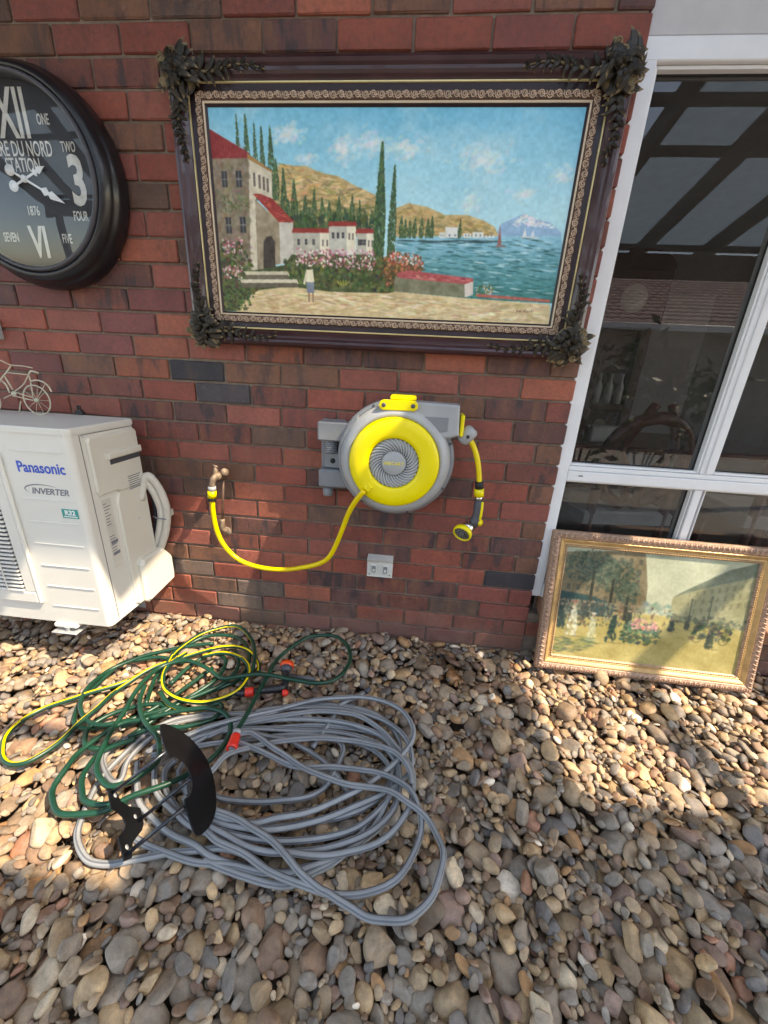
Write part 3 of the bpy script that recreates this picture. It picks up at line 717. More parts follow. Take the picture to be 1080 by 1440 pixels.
for i, (cx, cy, cz, a, b, c, R) in enumerate(peb):
    col = np.array(PCOL[prng.choice(len(PCOL), p=PW)][0])*prng.uniform(0.8, 1.25)*np.array([1.88, 1.68, 1.50]); sh = int(prng.integers(NSH)); cz += ZSH
    if i in big:
        o = link('pebble', SME[sh], bed)
        mt = Matrix.Identity(4)
        for r_ in range(3):
            for q in range(3): mt[r_][q] = R[r_][q]*(a, b, c)[q]
        mt.translation = (cx, cy, cz); o.matrix_local = mt; o.color = (*col, 1)
    else:
        if cnt[i] == 0: continue
        near = pp[i][2] < 1.35 and cnt[i]*25e-6 > 3e-4
        V, F = (SHM if near else SH2)[sh]; P = (V*np.array([a, b, c])) @ R.T+np.array([cx, cy, cz])
        sV.append(P); sF.extend([(x+no, y+no, z+no) for x, y, z in F]); no += len(P); sC.append(np.tile([*col, 1], (len(P), 1)))
me = bpy.data.meshes.new('pebble'); me.from_pydata(np.concatenate(sV).tolist(), [], sF); me.materials.append(M['pebble']); me.polygons.foreach_set('use_smooth', [True]*len(sF)); set_col(me, np.concatenate(sC))
o = link('pebble', me, bed); o['kind'] = 'stuff'
def ground_h(x, y, r=0.02):
    ix = int((x-GX0)/RES); iy = int((y-GY0)/RES); k = int(r/RES)
    if not (k <= ix < GW-k and k <= iy < GH-k): return 0.0
    return float(np.percentile(H[iy-k:iy+k+1, ix-k:ix+k+1], 90))
# ---------------------------------------------------------------- oil painting: a small raster painter whose pixels become vertex colours
class Painter:
    def __init__(s, w, h, seed): s.w, s.h = w, h; s.a = np.zeros((h, w, 3)); s.r = np.random.default_rng(seed); s.Y, s.X = np.mgrid[0:h, 0:w]
    def vnoise(s, cx, cy):
        g = s.r.random((cy+2, cx+2)); fx = s.X/s.w*cx; fy = s.Y/s.h*cy; ix = fx.astype(int); iy = fy.astype(int); tx = fx-ix; ty = fy-iy
        tx = tx*tx*(3-2*tx); ty = ty*ty*(3-2*ty)
        return (g[iy, ix]*(1-tx)+g[iy, ix+1]*tx)*(1-ty)+(g[iy+1, ix]*(1-tx)+g[iy+1, ix+1]*tx)*ty
    def fbm(s, cx, cy, o=4):
        t = 0; a = 0.5
        for k in range(o): t = t+a*s.vnoise(int(cx*2**k), int(cy*2**k)); a *= 0.5
        return t/(1-0.5**o)
    def mask(s, pts, soft=0.0):
        P = np.array(pts, float); m = np.zeros((s.h, s.w))
        x0, x1 = int(max(0, P[:, 0].min()-2)), int(min(s.w, P[:, 0].max()+3)); y0, y1 = int(max(0, P[:, 1].min()-2)), int(min(s.h, P[:, 1].max()+3))
        if x1 <= x0 or y1 <= y0: return m
        acc = 0
        for ox in (0.25, 0.75):
            for oy in (0.25, 0.75):
                X = s.X[y0:y1, x0:x1]+ox; Y = s.Y[y0:y1, x0:x1]+oy; c = np.zeros(X.shape, bool); n = len(P)
                for i in range(n):
                    ax, ay = P[i]; bx, by = P[(i+1) % n]
                    if ay == by: continue
                    c ^= ((ay > Y) != (by > Y)) & (X < (bx-ax)*(Y-ay)/(by-ay)+ax)
                acc = acc+c*0.25
        m[y0:y1, x0:x1] = acc; return m
    def lay(s, m, col, k=1.0):
        c = np.asarray(col, float); s.a = s.a*(1-(m*k)[..., None])+c*(m*k)[..., None]
    def poly(s, pts, col, var=14, k=1.0):
        m = s.mask(pts); n = (s.fbm(60, 34, 3)-0.5)*2*var; s.lay(m, np.asarray(col, float)+n[..., None], k)
    def dab(s, x, y, rx, ry, col, ang=0.0, k=0.85):
        R = int(max(rx, ry)+2); x0, x1, y0, y1 = max(0, int(x)-R), min(s.w, int(x)+R+1), max(0, int(y)-R), min(s.h, int(y)+R+1)
        if x1 <= x0 or y1 <= y0: return
        X = s.X[y0:y1, x0:x1]-x; Y = s.Y[y0:y1, x0:x1]-y; ca, sa = math.cos(ang), math.sin(ang)
        d = ((X*ca+Y*sa)/rx)**2+((-X*sa+Y*ca)/ry)**2; m = np.clip(1.6-1.6*d, 0, 1)*k
        s.a[y0:y1, x0:x1] = s.a[y0:y1, x0:x1]*(1-m[..., None])+np.asarray(col, float)*m[..., None]
    def cloud(s, pts, cols, n, rx, ry, k=0.7, ang=0.3):
        P = np.array(pts, float); x0, y0 = P.min(0); x1, y1 = P.max(0); m = s.mask(pts)
        for _ in range(n):
            for t in range(12):
                x, y = s.r.uniform(x0, x1), s.r.uniform(y0, y1)
                if 0 <= int(y) < s.h and 0 <= int(x) < s.w and m[int(y), int(x)] > 0.5: break
            c = np.array(cols[s.r.integers(len(cols))], float)+s.r.normal(0, 9, 3)
            s.dab(x, y, rx*s.r.uniform(0.6, 1.4), ry*s.r.uniform(0.6, 1.4), c, s.r.normal(0, ang), k)
    def cypress(s, x, yt, yb, w, dark=(50, 74, 50), light=(86, 112, 66)):
        hgt = yb-yt
        for _ in range(int(hgt*w*0.45)+40):
            t = s.r.random()**0.8; ww = w*(0.12+0.88*min(1, t*1.9))*(1.0 if t < 0.85 else 0.85)
            xx = x+s.r.uniform(-1, 1)*ww*0.5; c = np.array(dark if s.r.random() < 0.62 else light, float)+s.r.normal(0, 8, 3)
            s.dab(xx, yt+t*hgt, max(0.9, w*0.06), max(1.8, w*0.2), c, s.r.normal(0, 0.3), 0.75)
    def window(s, x, y, w, h, dark=(52, 54, 58), light=(150, 145, 135)):
        s.poly([(x, y), (x+w, y), (x+w, y+h), (x, y+h)], dark, 8)
        s.poly([(x+w*.45, y), (x+w*.58, y), (x+w*.58, y+h), (x+w*.45, y+h)], light, 5, 0.6); s.poly([(x, y+h*.45), (x+w, y+h*.45), (x+w, y+h*.55), (x, y+h*.55)], light, 5, 0.6)
    def mesh(s, name, mat, x0, x1, z0, z1, y, parent):
        h, w = s.h, s.w
        X, Z = np.meshgrid(np.linspace(x0, x1, w), np.linspace(z1, z0, h))
        V = np.stack([X, np.full_like(X, y), Z], -1).reshape(-1, 3)
        i = np.arange((h-1)*w).reshape(h-1, w)[:, :-1].ravel(); F = np.stack([i, i+w, i+w+1, i+1], 1)
        me = bpy.data.meshes.new(name); me.vertices.add(len(V)); me.vertices.foreach_set('co', V.astype(np.float32).ravel())
        me.loops.add(F.size); me.loops.foreach_set('vertex_index', F.astype(np.int32).ravel())
        me.polygons.add(len(F)); me.polygons.foreach_set('loop_start', (np.arange(len(F))*4).astype(np.int32)); me.polygons.foreach_set('loop_total', np.full(len(F), 4, np.int32))
        me.update(calc_edges=True); me.materials.append(mat); c = np.ones((h*w, 4), np.float32); c[:, :3] = lin(np.clip(s.a, 0, 255)).reshape(-1, 3); set_col(me, c)
        return link(name, me, parent)

CX0, CX1, CZ0, CZ1 = -1.383, -0.162, 1.445, 2.053
def paint_landscape():
    W_, H_ = 620, 310; p = Painter(W_, H_, 5)
    def uv(x, y):
        w = onwall(x, y, -0.02); return ((w[0]-CX0)/(CX1-CX0)*W_, (CZ1-w[2])/(CZ1-CZ0)*H_)
    A = lambda x, y: uv(290+x/4.0, 140+y/4.0)               # left close-up
    B = lambda x, y: uv(540+x/3.857, 140+y/3.857)           # right close-up
    PA = lambda q: [A(*t) for t in q]; PB = lambda q: [B(*t) for t in q]
    t = p.Y/H_; f = p.fbm(7, 5, 5)
    top = np.array([104, 178, 206.]); bot = np.array([172, 216, 226.])
    p.a = top+(bot-top)*np.clip(t/0.5, 0, 1)[..., None]+(f-0.5)[..., None]*np.array([34, 22, 16])
    p.lay(np.clip((p.fbm(9, 6, 5)-0.56)*5, 0, 1)*np.clip(1.2-t*1.7, 0, 1), (186, 214, 220), 0.45)
    for (cx, cy, rx, ry, n) in ((460, 195, 85, 55, 90), (760, 270, 75, 70, 80), (930, 240, 75, 60, 60), (560, 330, 60, 30, 30)):
        for _ in range(n):
            x, y = A(cx+p.r.normal(0, rx*.5), cy+p.r.normal(0, ry*.5)); p.dab(x, y, 7, 3.2, (206, 216, 218)+p.r.normal(0, 8, 3), p.r.normal(-.3, .5), 0.28)
    for (cx, cy, rx, ry, n) in ((120, 270, 90, 55, 90), (530, 320, 140, 75, 130), (760, 510, 60, 30, 40), (450, 560, 60, 50, 40), (960, 400, 60, 60, 40)):
        for _ in range(n):
            x, y = B(cx+p.r.normal(0, rx*.5), cy+p.r.normal(0, ry*.5)); p.dab(x, y, 7, 3.4, (204, 218, 220)+p.r.normal(0, 8, 3), p.r.normal(-.3, .5), 0.26)
    # far blue mountain, ochre hills
    p.poly(PB([(600, 740), (640, 670), (760, 618), (830, 650), (900, 665), (960, 720), (960, 745)]), (138, 174, 204), 12)
    p.cloud(PB([(700, 680), (760, 620), (850, 655), (940, 700), (860, 690), (780, 680)]), [(226, 228, 232), (200, 212, 226)], 60, 6, 1.6, 0.7, 0.5)
    p.poly(PB([(60, 745), (60, 590), (130, 562), (230, 580), (330, 625), (450, 625), (540, 655), (600, 690), (620, 735), (600, 745)]), (190, 166, 116), 22)
    p.cloud(PB([(70, 740), (70, 600), (140, 570), (330, 630), (540, 660), (610, 735)]), [(196, 160, 100), (150, 128, 78), (120, 116, 74)], 130, 9, 2, 0.55, 0.4)
    p.poly(PA([(340, 720), (370, 400), (430, 362), (500, 372), (560, 372), (640, 410), (740, 430), (850, 490), (960, 540), (960, 720)]), (184, 160, 112), 24)
    p.cloud(PA([(380, 600), (430, 365), (640, 410), (860, 495), (960, 560), (960, 600)]), [(216, 176, 118), (186, 150, 92), (128, 118, 74), (228, 196, 150)], 230, 10, 1.9, 0.55, 0.35)
    p.cloud(PA([(380, 720), (400, 560), (640, 560), (960, 600), (960, 720)]), [(104, 108, 62), (84, 96, 56)], 160, 9, 2.6, 0.6, 0.3)
    # sea
    q = PB([(60, 742), (960, 738), (1010, 1110), (80, 1060)]); x0, y0 = q[0]; y1 = q[2][1]
    m = p.mask(q); tt = np.clip((p.Y-y0)/(y1-y0), 0, 1)
    sea = np.array([136, 188, 208.])*(1-tt[..., None])+np.array([44, 112, 106.])*tt[..., None]; p.lay(m, 0); p.a += sea*m[..., None]
    for _ in range(520):
        ty = p.r.random(); x, y = B(p.r.uniform(80, 950), 745+ty*330); c = [(196, 222, 226), (90, 160, 180), (36, 96, 100), (22, 76, 74), (58, 130, 140)][p.r.integers(5)]
        p.dab(x, y, p.r.uniform(6, 17), p.r.uniform(0.7, 1.7), c, p.r.normal(0.06, 0.05), 0.55)
    for _ in range(40):
        x, y = B(p.r.uniform(90, 600), 760+p.r.uniform(0, 16)); p.dab(x, y, 12, 1.3, (46, 74, 78), 0.03, 0.6)
    for (x, w, h) in ((300, 30, 32), (332, 76, 60), (430, 42, 26), (480, 60, 32), (548, 50, 14)):
        p.poly(PB([(x, 750), (x, 750-h), (x+w, 752-h), (x+w, 750)]), (212, 214, 208), 6)
        for k in range(2): p.poly(PB([(x+w*(.25+.4*k), 742), (x+w*(.25+.4*k), 730), (x+w*(.36+.4*k), 730), (x+w*(.36+.4*k), 742)]), (92, 112, 136), 4)
    for (x, yb, h, c) in ((628, 790, 118, (150, 96, 92)), (764, 742, 46, (226, 228, 230)), (808, 742, 38, (210, 216, 224))):
        p.poly(PB([(x-14, yb), (x+2, yb-h), (x+8, yb)]), c, 5); p.poly(PB([(x-28, yb+2), (x+36, yb+2), (x+24, yb+9), (x-18, yb+9)]), (146, 92, 84) if h > 100 else (200, 205, 210), 5)
    for x in (95, 115, 140, 168, 205, 240, 262): p.cypress(*B(x, 636+p.r.uniform(-10, 20)), B(x, 748)[1], 8)
    for x in (415,): p.cypress(*B(x, 650), B(x, 748)[1], 6)
    # cypresses behind the houses
    for (x, y, w) in ((165, 80, 9), (215, 80, 12), (265, 130, 9), (305, 150, 10), (355, 150, 12), (388, 330, 10), (430, 385, 13), (490, 450, 13), (555, 530, 11), (605, 490, 9), (650, 550, 10), (690, 565, 8), (745, 545, 10), (820, 530, 9), (862, 565, 8), (930, 625, 8), (890, 620, 8), (530, 620, 11), (715, 630, 10), (460, 560, 9), (580, 600, 9), (780, 610, 9)):
        p.cypress(*A(x, y), A(x, 720 if x > 400 else 560)[1], w)
    p.cloud(PA([(400, 740), (480, 640), (960, 650), (960, 760), (500, 760)]), [(46, 66, 40), (66, 88, 48), (38, 56, 40)], 200, 3, 5, 0.8, 0.2)
    # big house
    p.poly(PA([(10, 960), (10, 330), (240, 325), (260, 960)]), (132, 118, 98), 26); p.poly(PA([(238, 330), (368, 400), (372, 560), (280, 540), (300, 960), (250, 960)]), (204, 194, 172), 20)
    p.cloud(PA([(20, 900), (20, 340), (235, 335), (250, 900)]), [(120, 100, 82), (150, 138, 116), (104, 96, 82)], 240, 6, 4, 0.4, 0.8)
    p.poly(PA([(5, 160), (10, 160), (240, 300), (240, 328), (10, 332)]), (138, 46, 46), 16); p.poly(PA([(228, 300), (372, 400), (372, 412), (232, 332)]), (164, 122, 72), 12)
    for k in range(26):
        x = 20+k*8; x_, y_ = A(x, 250+0.2*x); p.dab(x_, y_, 0.9, 11, (112, 36, 40) if k % 2 else (160, 66, 60), 0.3, 0.35)
    p.poly(PA([(275, 560), (410, 690), (490, 690), (490, 900), (290, 960)]), (150, 136, 112), 24); p.poly(PA([(410, 690), (488, 690), (490, 890), (418, 930)]), (198, 192, 180), 16)
    p.poly(PA([(262, 530), (300, 528), (370, 556), (496, 688), (410, 690)]), (152, 54, 48), 18); p.cloud(PA([(280, 540), (370, 560), (490, 685), (415, 685)]), [(196, 90, 74), (128, 40, 38)], 40, 5, 1.6, 0.6, 0.3)
    for (x, y) in ((84, 402), (164, 400), (108, 660), (188, 658)): 
        a, b = A(x, y); c, d = A(x+38, y+92); p.window(a, b, c-a, d-b)
    for x, y in ((262, 412), (292, 424), (316, 434), (338, 444)):
        a, b = A(x, y); c, d = A(x+16, y+76); p.window(a, b, c-a, d-b, (96, 84, 78), (150, 140, 126))
    p.poly(PA([(322, 960), (322, 800), (340, 770), (366, 766), (386, 800), (390, 955)]), (62, 52, 46), 8)
    p.cloud(PA([(60, 600), (90, 540), (230, 540), (240, 620), (150, 650)]), [(86, 92, 58), (110, 116, 80)], 70, 5, 1.4, 0.7, 0.9)
    # small houses
    for (x0, x1, xs, yt, c) in ((488, 640, 700, 745, (176, 172, 158)), (690, 790, 842, 708, (186, 184, 172)), (846, 900, 950, 748, (180, 176, 160))):
        p.poly(PA([(x0, 890), (x0, yt), (x1, yt), (x1, 890)]), c, 14); p.poly(PA([(x1, 890), (x1, yt), (xs, yt), (xs, 890)]), (222, 214, 192), 8)
        p.poly(PA([(x0-8, yt+4), (x0, yt-24), (xs, yt-22), (xs+8, yt+4)]), (146, 52, 44), 12)
        for k in range(3): a, b = A(x0+(x1-x0)*(.16+.28*k), yt+38); p.window(a, b, 4.6, 9)
        for k in range(2): a, b = A(x1+(xs-x1)*(.2+.4*k), yt+42); p.window(a, b, 3, 10, (110, 104, 96), (150, 145, 130))
    # tall cypresses
    for (x, y, w) in ((990, 240, 19), (1060, 370, 14)): p.cypress(*A(x, y), A(x, 960)[1], w, (46, 72, 46), (84, 112, 64))
    # shrubs and blossom
    p.poly(PA([(70, 1190), (80, 860), (260, 960), (440, 930), (480, 870), (960, 870), (1090, 940), (1090, 1100), (700, 1090), (300, 1090), (230, 1190)]), (70, 82, 48), 22)
    p.poly(PB([(-30, 1060), (-30, 900), (120, 880), (230, 920), (130, 960), (60, 1050)]), (92, 74, 46), 20)
    gr = [(58, 74, 40), (82, 96, 50), (46, 58, 36), (104, 110, 60)]
    p.cloud(PA([(80, 1170), (80, 800), (200, 790), (250, 900), (290, 1080), (220, 1170)]), gr+[(92, 62, 52)], 380, 4, 3, 0.85, 1.0)
    p.cloud(PA([(430, 1000), (440, 900), (700, 880), (960, 880), (1080, 900), (1080, 1080), (700, 1060), (480, 1020)]), gr, 560, 4, 3, 0.85, 1.0)
    for reg, n in (([(90, 870), (90, 780), (200, 770), (210, 860)], 60), ([(100, 1010), (90, 920), (200, 930), (200, 1010)], 60), ([(500, 930), (500, 830), (640, 840), (950, 840), (950, 960), (700, 940)], 330)):
        p.cloud(PA(reg), [(206, 132, 148), (226, 190, 196), (176, 88, 106), (236, 220, 216), (150, 96, 100)], n, 2.3, 1.9, 0.85, 1.0)
    p.cloud(PB([(0, 1000), (0, 850), (60, 820), (200, 850), (220, 910), (100, 1000)]), [(150, 84, 52), (110, 76, 44), (196, 116, 84), (84, 70, 42)], 220, 3.2, 2.6, 0.85, 1.0)
    p.cloud(PB([(10, 880), (40, 820), (190, 840), (215, 900)]), [(230, 220, 214), (206, 150, 140), (214, 100, 84)], 70, 2, 1.7, 0.9, 1.0)
    # sea wall
    p.poly(PB([(60, 960), (440, 990), (438, 1072), (50, 1040)]), (116, 116, 92), 22); p.poly(PB([(436, 990), (484, 976), (482, 1058), (438, 1072)]), (206, 196, 186), 12)
    p.poly(PB([(70, 940), (130, 925), (480, 968), (486, 984), (440, 1000), (80, 966)]), (178, 88, 88), 18); p.cloud(PB([(100, 945), (470, 970), (440, 992), (100, 962)]), [(206, 136, 128), (150, 62, 66)], 40, 6, 1.2, 0.6, 0.15)
    p.cloud(PB([(490, 1060), (500, 1010), (590, 1000), (590, 1060)]), [(90, 110, 60), (220, 190, 170), (70, 90, 52)], 40, 2.4, 2, 0.85, 1)
    # foreground sand, steps, red strip
    p.poly(PA([(180, 1180), (240, 1100), (300, 1070), (470, 1050), (700, 1080), (1090, 1090), (1090, 1300), (60, 1300)]), (206, 184, 140), 20); p.poly(PB([(-20, 1060), (60, 1040), (440, 1075), (900, 1110), (900, 1230), (-20, 1230)]), (204, 184, 142), 20)
    p.cloud(PA([(200, 1185), (300, 1080), (700, 1085), (1080, 1095), (1080, 1200)]), [(226, 206, 166), (188, 158, 112), (236, 222, 192), (172, 140, 100)], 260, 11, 1.7, 0.5, 0.12)
    p.cloud(PB([(0, 1200), (0, 1060), (440, 1085), (880, 1115), (880, 1200)]), [(226, 208, 170), (186, 158, 114), (236, 224, 196), (168, 140, 104)], 260, 11, 1.7, 0.5, 0.12)
    p.poly(PB([(500, 1052), (900, 1084), (900, 1100), (500, 1068)]), (176, 96, 84), 14)
    for (y, c) in ((965, (196, 186, 160)), (985, (104, 96, 80)), (1010, (206, 196, 172)), (1030, (96, 88, 72))): p.poly(PA([(210-20*(y > 1000), y), (460+50*(y > 1000), y), (470+50*(y > 1000), y+26), (230-30*(y > 1000), y+26)]), c, 12)
    p.cloud(PA([(90, 1180), (90, 1050), (290, 1070), (230, 1180)]), gr, 180, 3.6, 2.4, 0.85, 1.0)
    for k in range(5): x_, y_ = A(745+k*12, 1030); p.dab(x_, y_, 1.1, 7, (176, 172, 70), (k-2)*0.35, 0.9)
    # small figure on the path
    p.poly(PA([(564, 1020), (606, 1020), (608, 1085), (566, 1085)]), (120, 130, 146), 6); p.poly(PA([(562, 955), (600, 955), (608, 1026), (562, 1026)]), (226, 214, 184), 8)
    p.poly(PA([(545, 1035), (562, 960), (572, 965), (556, 1038)]), (214, 204, 180), 5); x_, y_ = A(582, 938); p.dab(x_, y_, 3, 3.4, (96, 66, 50), 0, 1); p.dab(x_, y_-1.8, 5, 1.8, (232, 222, 206), 0, 1)
    for x in (578, 600): p.poly(PA([(x-4, 1085), (x+4, 1085), (x+5, 1138), (x-3, 1138)]), (146, 108, 84), 4)
    # signature
    for k, (dx, dy, rx, ry) in enumerate(((0, 0, 1.6, 4), (12, 3, 1.8, 2.4), (22, -2, .9, 5), (32, 2, .8, 3), (42, -1, .9, 4.6), (42, -2, 3, .8), (54, 3, 1.8, 2.4), (66, 2, 1.2, 3), (78, 1, 1.4, 3))):
        x_, y_ = B(720+dx, 1145+dy); p.dab(x_, y_, rx*.7, ry*.8, (70, 54, 44), 0.1, 0.75)
    # soft edges, then brush texture over everything
    p.a[1:-1, 1:-1] = (p.a[1:-1, 1:-1]*3+p.a[:-2, 1:-1]+p.a[2:, 1:-1]+p.a[1:-1, :-2]+p.a[1:-1, 2:])/7
    p.a = np.clip(p.a*1.06+6, 0, 244); p.a += ((p.fbm(110, 60, 3)-0.5)*26)[..., None]
    return p

# ---------------------------------------------------------------- picture frames
def frame_rails(parent, name, x0, x1, z0, z1, prof, mat, y0=0.0, smooth=False, Mx=None, close=True):
    """four mitred rails; prof = list of (inset from the outer edge, distance out of the wall)"""
    K = [(x0, z0, 1, 1), (x1, z0, -1, 1), (x1, z1, -1, -1), (x0, z1, 1, -1)]
    for i in range(4):
        a, b = K[i], K[(i+1) % 4]; V = []
        for c in (a, b):
            for (d, h) in prof: V.append((c[0]+c[2]*d, y0-h, c[1]+c[3]*d))
        n = len(prof); F = [(q, q+1, n+q+1, n+q) for q in range(n-1)]
        if close: F += [(n-1, 0, n, 2*n-1), tuple(range(n))[::-1], tuple(range(n, 2*n))]
        if Mx is not None: V = [tuple(Mx @ Vector(p)) for p in V]
        MB().add(V, F, 0, smooth).build(name, mat, parent)
def along(x0, x1, z0, z1, d, step):
    """points with direction round a rectangle inset by d"""
    c = [(x0+d, z0+d), (x1-d, z0+d), (x1-d, z1-d), (x0+d, z1-d)]; out = []
    for i in range(4):
        a = np.array(c[i]); b = np.array(c[(i+1) % 4]); L = np.linalg.norm(b-a); n = max(1, round(L/step)); t = (b-a)/L
        for k in range(n): out.append((i, a+t*L*(k+0.5)/n, t, L/n))
    return out
def leaf_blade(mb, base, ang, L, w, y0, lift, curl, mi=0):
    """one carved acanthus leaf: fluted, lobed, its tip curling forward; in the wall plane, angle ang"""
    n = 12; V = []; ca, sa = math.cos(ang), math.sin(ang); sec = (-1, -0.72, -0.4, 0, 0.4, 0.72, 1); hgt = (0.0, 0.0055, 0.002, 0.0075, 0.002, 0.0055, 0.0)
    for i in range(n+1):
        t = i/n; env = math.sin(math.pi*min(1, 0.20+0.80*t))**0.7; ww = w*env*(0.70+0.30*abs(math.cos(t*math.pi*2.6))); bend = curl*t*t
        cx = L*t*math.cos(bend*0.7); cz = L*t*math.sin(bend*0.7); nx, nz = -math.sin(bend), math.cos(bend)
        yy = y0-lift*math.sin(math.pi*min(1, t*0.8+0.1))-0.25*lift*t
        for sd, dh in zip(sec, hgt):
            lx, lz = cx+nx*sd*ww, cz+nz*sd*ww; V.append((base[0]+lx*ca-lz*sa, yy-dh*env, base[1]+lx*sa+lz*ca))
    F = [(i*7+k, i*7+k+1, i*7+k+8, i*7+k+7) for i in range(n) for k in range(6)]
    mb.add(V, F, mi, True)
def scroll(mb, c, t, r, y, flip, rad):
    nrm = np.array([-t[1], t[0]]); P = []
    for a in np.linspace(0, 3.6*math.pi, 20):
        q = r*(1-a/(4.3*math.pi)); v = c+t*(q*math.cos(a))+nrm*(q*math.sin(a)*flip); P.append((v[0], y-0.0015*a/10, v[1]))
    mb.tube(P, np.linspace(rad, rad*0.75, len(P)), 5)

big = thing('landscape_painting', 'framed oil painting of a seaside village with cypresses hanging on the brick wall', 'painting', (-0.78, 0, 1.325))
binv = Matrix.Translation((0.78, 0, -1.325))
def under(o, inv=binv):
    o.matrix_parent_inverse = inv; return o
FX0, FX1, FZ0, FZ1 = -1.500, -0.045, 1.328, 2.170
n0 = len(COL.objects)
frame_rails(big, 'outer_rail', FX0, FX1, FZ0, FZ1, [(0, 0.004), (0, 0.040), (0.005, 0.050), (0.014, 0.054), (0.023, 0.051), (0.030, 0.045), (0.038, 0.044), (0.045, 0.039), (0.052, 0.033), (0.0575, 0.029), (0.0575, 0.004)], M['mahogany'])
frame_rails(big, 'gilt_line', FX0+0.058, FX1-0.058, FZ0+0.058, FZ1-0.058, [(0, 0.004), (0, 0.0325), (0.002, 0.0345), (0.0045, 0.0345), (0.0055, 0.032), (0.0055, 0.004)], M['gilt'])
frame_rails(big, 'dark_rail', FX0+0.0638, FX1-0.0638, FZ0+0.0638, FZ1-0.0638, [(0, 0.004), (0, 0.030), (0.0165, 0.028), (0.017, 0.004)], M['dark_band'])
frame_rails(big, 'carved_ground', FX0+0.0812, FX1-0.0812, FZ0+0.0812, FZ1-0.0812, [(0, 0.004), (0, 0.0295), (0.003, 0.033), (0.020, 0.031), (0.0235, 0.026), (0.0235, 0.004)], M['bronze_ground'])
sm = MB()
for q, (i, c, t, l) in enumerate(along(FX0, FX1, FZ0, FZ1, 0.0925, 0.026)):
    scroll(sm, c, t, 0.0105, -0.033, 1 if q % 2 else -1, 0.0020)
    nn = np.array([-t[1], t[0]])
    for s in (-1, 1):
        a = c+t*l*0.5+nn*s*0.0075; b = c+t*l*0.5-nn*s*0.002+t*0.004; m_ = (a+b)/2+t*0.005*s; sm.tube(spline([(a[0], -0.0325, a[1]), (m_[0], -0.0345, m_[1]), (b[0], -0.033, b[1])], 3), 0.0014, 5)
sm.build('carved_scrollwork', M['bronze_carved'], big)
frame_rails(big, 'fillet', FX0+0.1049, FX1-0.1049, FZ0+0.1049, FZ1-0.1049, [(0, 0.004), (0, 0.0285), (0.002, 0.030), (0.0055, 0.028), (0.006, 0.004)], M['cream_fillet'])
frame_rails(big, 'inner_rebate', FX0+0.1111, FX1-0.1111, FZ0+0.1111, FZ1-0.1111, [(0, 0.004), (0, 0.026), (0.006, 0.0205), (0.006, 0.004)], M['dark_band'])
MB().box((FX0+0.08, -0.015, FZ0+0.08), (FX1-0.08, -0.003, FZ1-0.08)).build('backing_board', M['timber'], big)
paint_landscape().mesh('canvas', M['canvas'], FX0+0.1172, FX1-0.1172, FZ0+0.1172, FZ1-0.1172, -0.0185, big)
arms = {'tl': (1, -1), 'tr': (-1, -1), 'br': (-1, 1), 'bl': (1, 1)}
cor = {'tl': (FX0, FZ1), 'tr': (FX1, FZ1), 'br': (FX1, FZ0), 'bl': (FX0, FZ0)}
for kk, (sx, sz) in arms.items():
    r = np.random.default_rng({'tl': 1, 'tr': 2, 'br': 3, 'bl': 4}[kk]); mb = MB(); c0 = np.array(cor[kk])
    P = lambda a, b: c0+np.array([sx*a, sz*b])
    A_ = lambda a: math.atan2(sz*math.sin(a), sx*math.cos(a))
    # shell of overlapping lobed leaves pushing out over the corner
    ctr = P(0.050, 0.050)
    for ring, (n, L, w, lift, spread) in enumerate(((13, 0.088, 0.015, 0.006, 1.8), (11, 0.074, 0.015, 0.012, 1.85), (9, 0.056, 0.013, 0.018, 1.9), (6, 0.036, 0.011, 0.022, 1.9))):
        for j in range(n):
            a = math.pi*1.25+(j-(n-1)/2)*spread*math.pi/n+0.12*(ring % 2); leaf_blade(mb, ctr+r.normal(0, 0.005, 2), A_(a)+r.normal(0, 0.10), L*r.uniform(0.78, 1.10), w*r.uniform(0.85, 1.2), -0.046-0.006*ring, lift*r.uniform(0.8, 1.2), r.normal(0, 0.7))
    # a thick stem with leaves running out along both rails
    for (ax, Lr) in ((0, 0.330), (1, 0.275)):
        Q = lambda d, off: (P(d, off) if ax == 0 else P(off, d))
        stem = [(*Q(0.06+t*(Lr-0.06), 0.036+0.010*math.sin(t*6.5+ax)),) for t in np.linspace(0, 1, 9)]
        mb.tube(spline([(q[0], -0.052+0.006*k/8, q[1]) for k, q in enumerate(stem)], 4), np.linspace(0.0070, 0.0020, 33), 8)
        base_a = 0.0 if ax == 0 else math.pi/2
        for j in range(9):
            t = j/8; p0 = np.array(Q(0.075+t*(Lr-0.095), 0.036+0.010*math.sin(t*6.5+ax)))
            for s in (-1, 1):
                L = (0.056-0.034*t)*r.uniform(0.75, 1.15); leaf_blade(mb, p0, A_(base_a+s*(0.50-0.15*t)+r.normal(0, 0.12)), L, (0.0115-0.0070*t)*r.uniform(0.8, 1.15), -0.046, (0.011-0.007*t), s*r.uniform(0.2, 1.1)*(sx*sz))
    # rolled volutes
    for j in range(14):
        a = r.uniform(0.7*math.pi, 1.8*math.pi); d_ = r.uniform(0.035, 0.085); q = ctr+d_*0.8*np.array([sx*math.cos(a), sz*math.sin(a)])
        scroll(mb, q, np.array([math.cos(j), math.sin(j)]), r.uniform(0.009, 0.016), -0.060, 1 if j % 2 else -1, 0.0036)
    mb.lathe([(0.0, 0.020), (0.010, 0.018), (0.016, 0.010), (0.019, 0.0)], 16, FACE(ctr[0], -0.060, ctr[1]))
    mb.lathe([(0.0, 0.008), (0.04, 0.006), (0.055, 0.0)], 20, FACE(ctr[0], -0.045, ctr[1]))
    mb.build('corner_ornament', M['antique'], big)
for o in list(COL.objects):
    if o.parent is big: under(o)

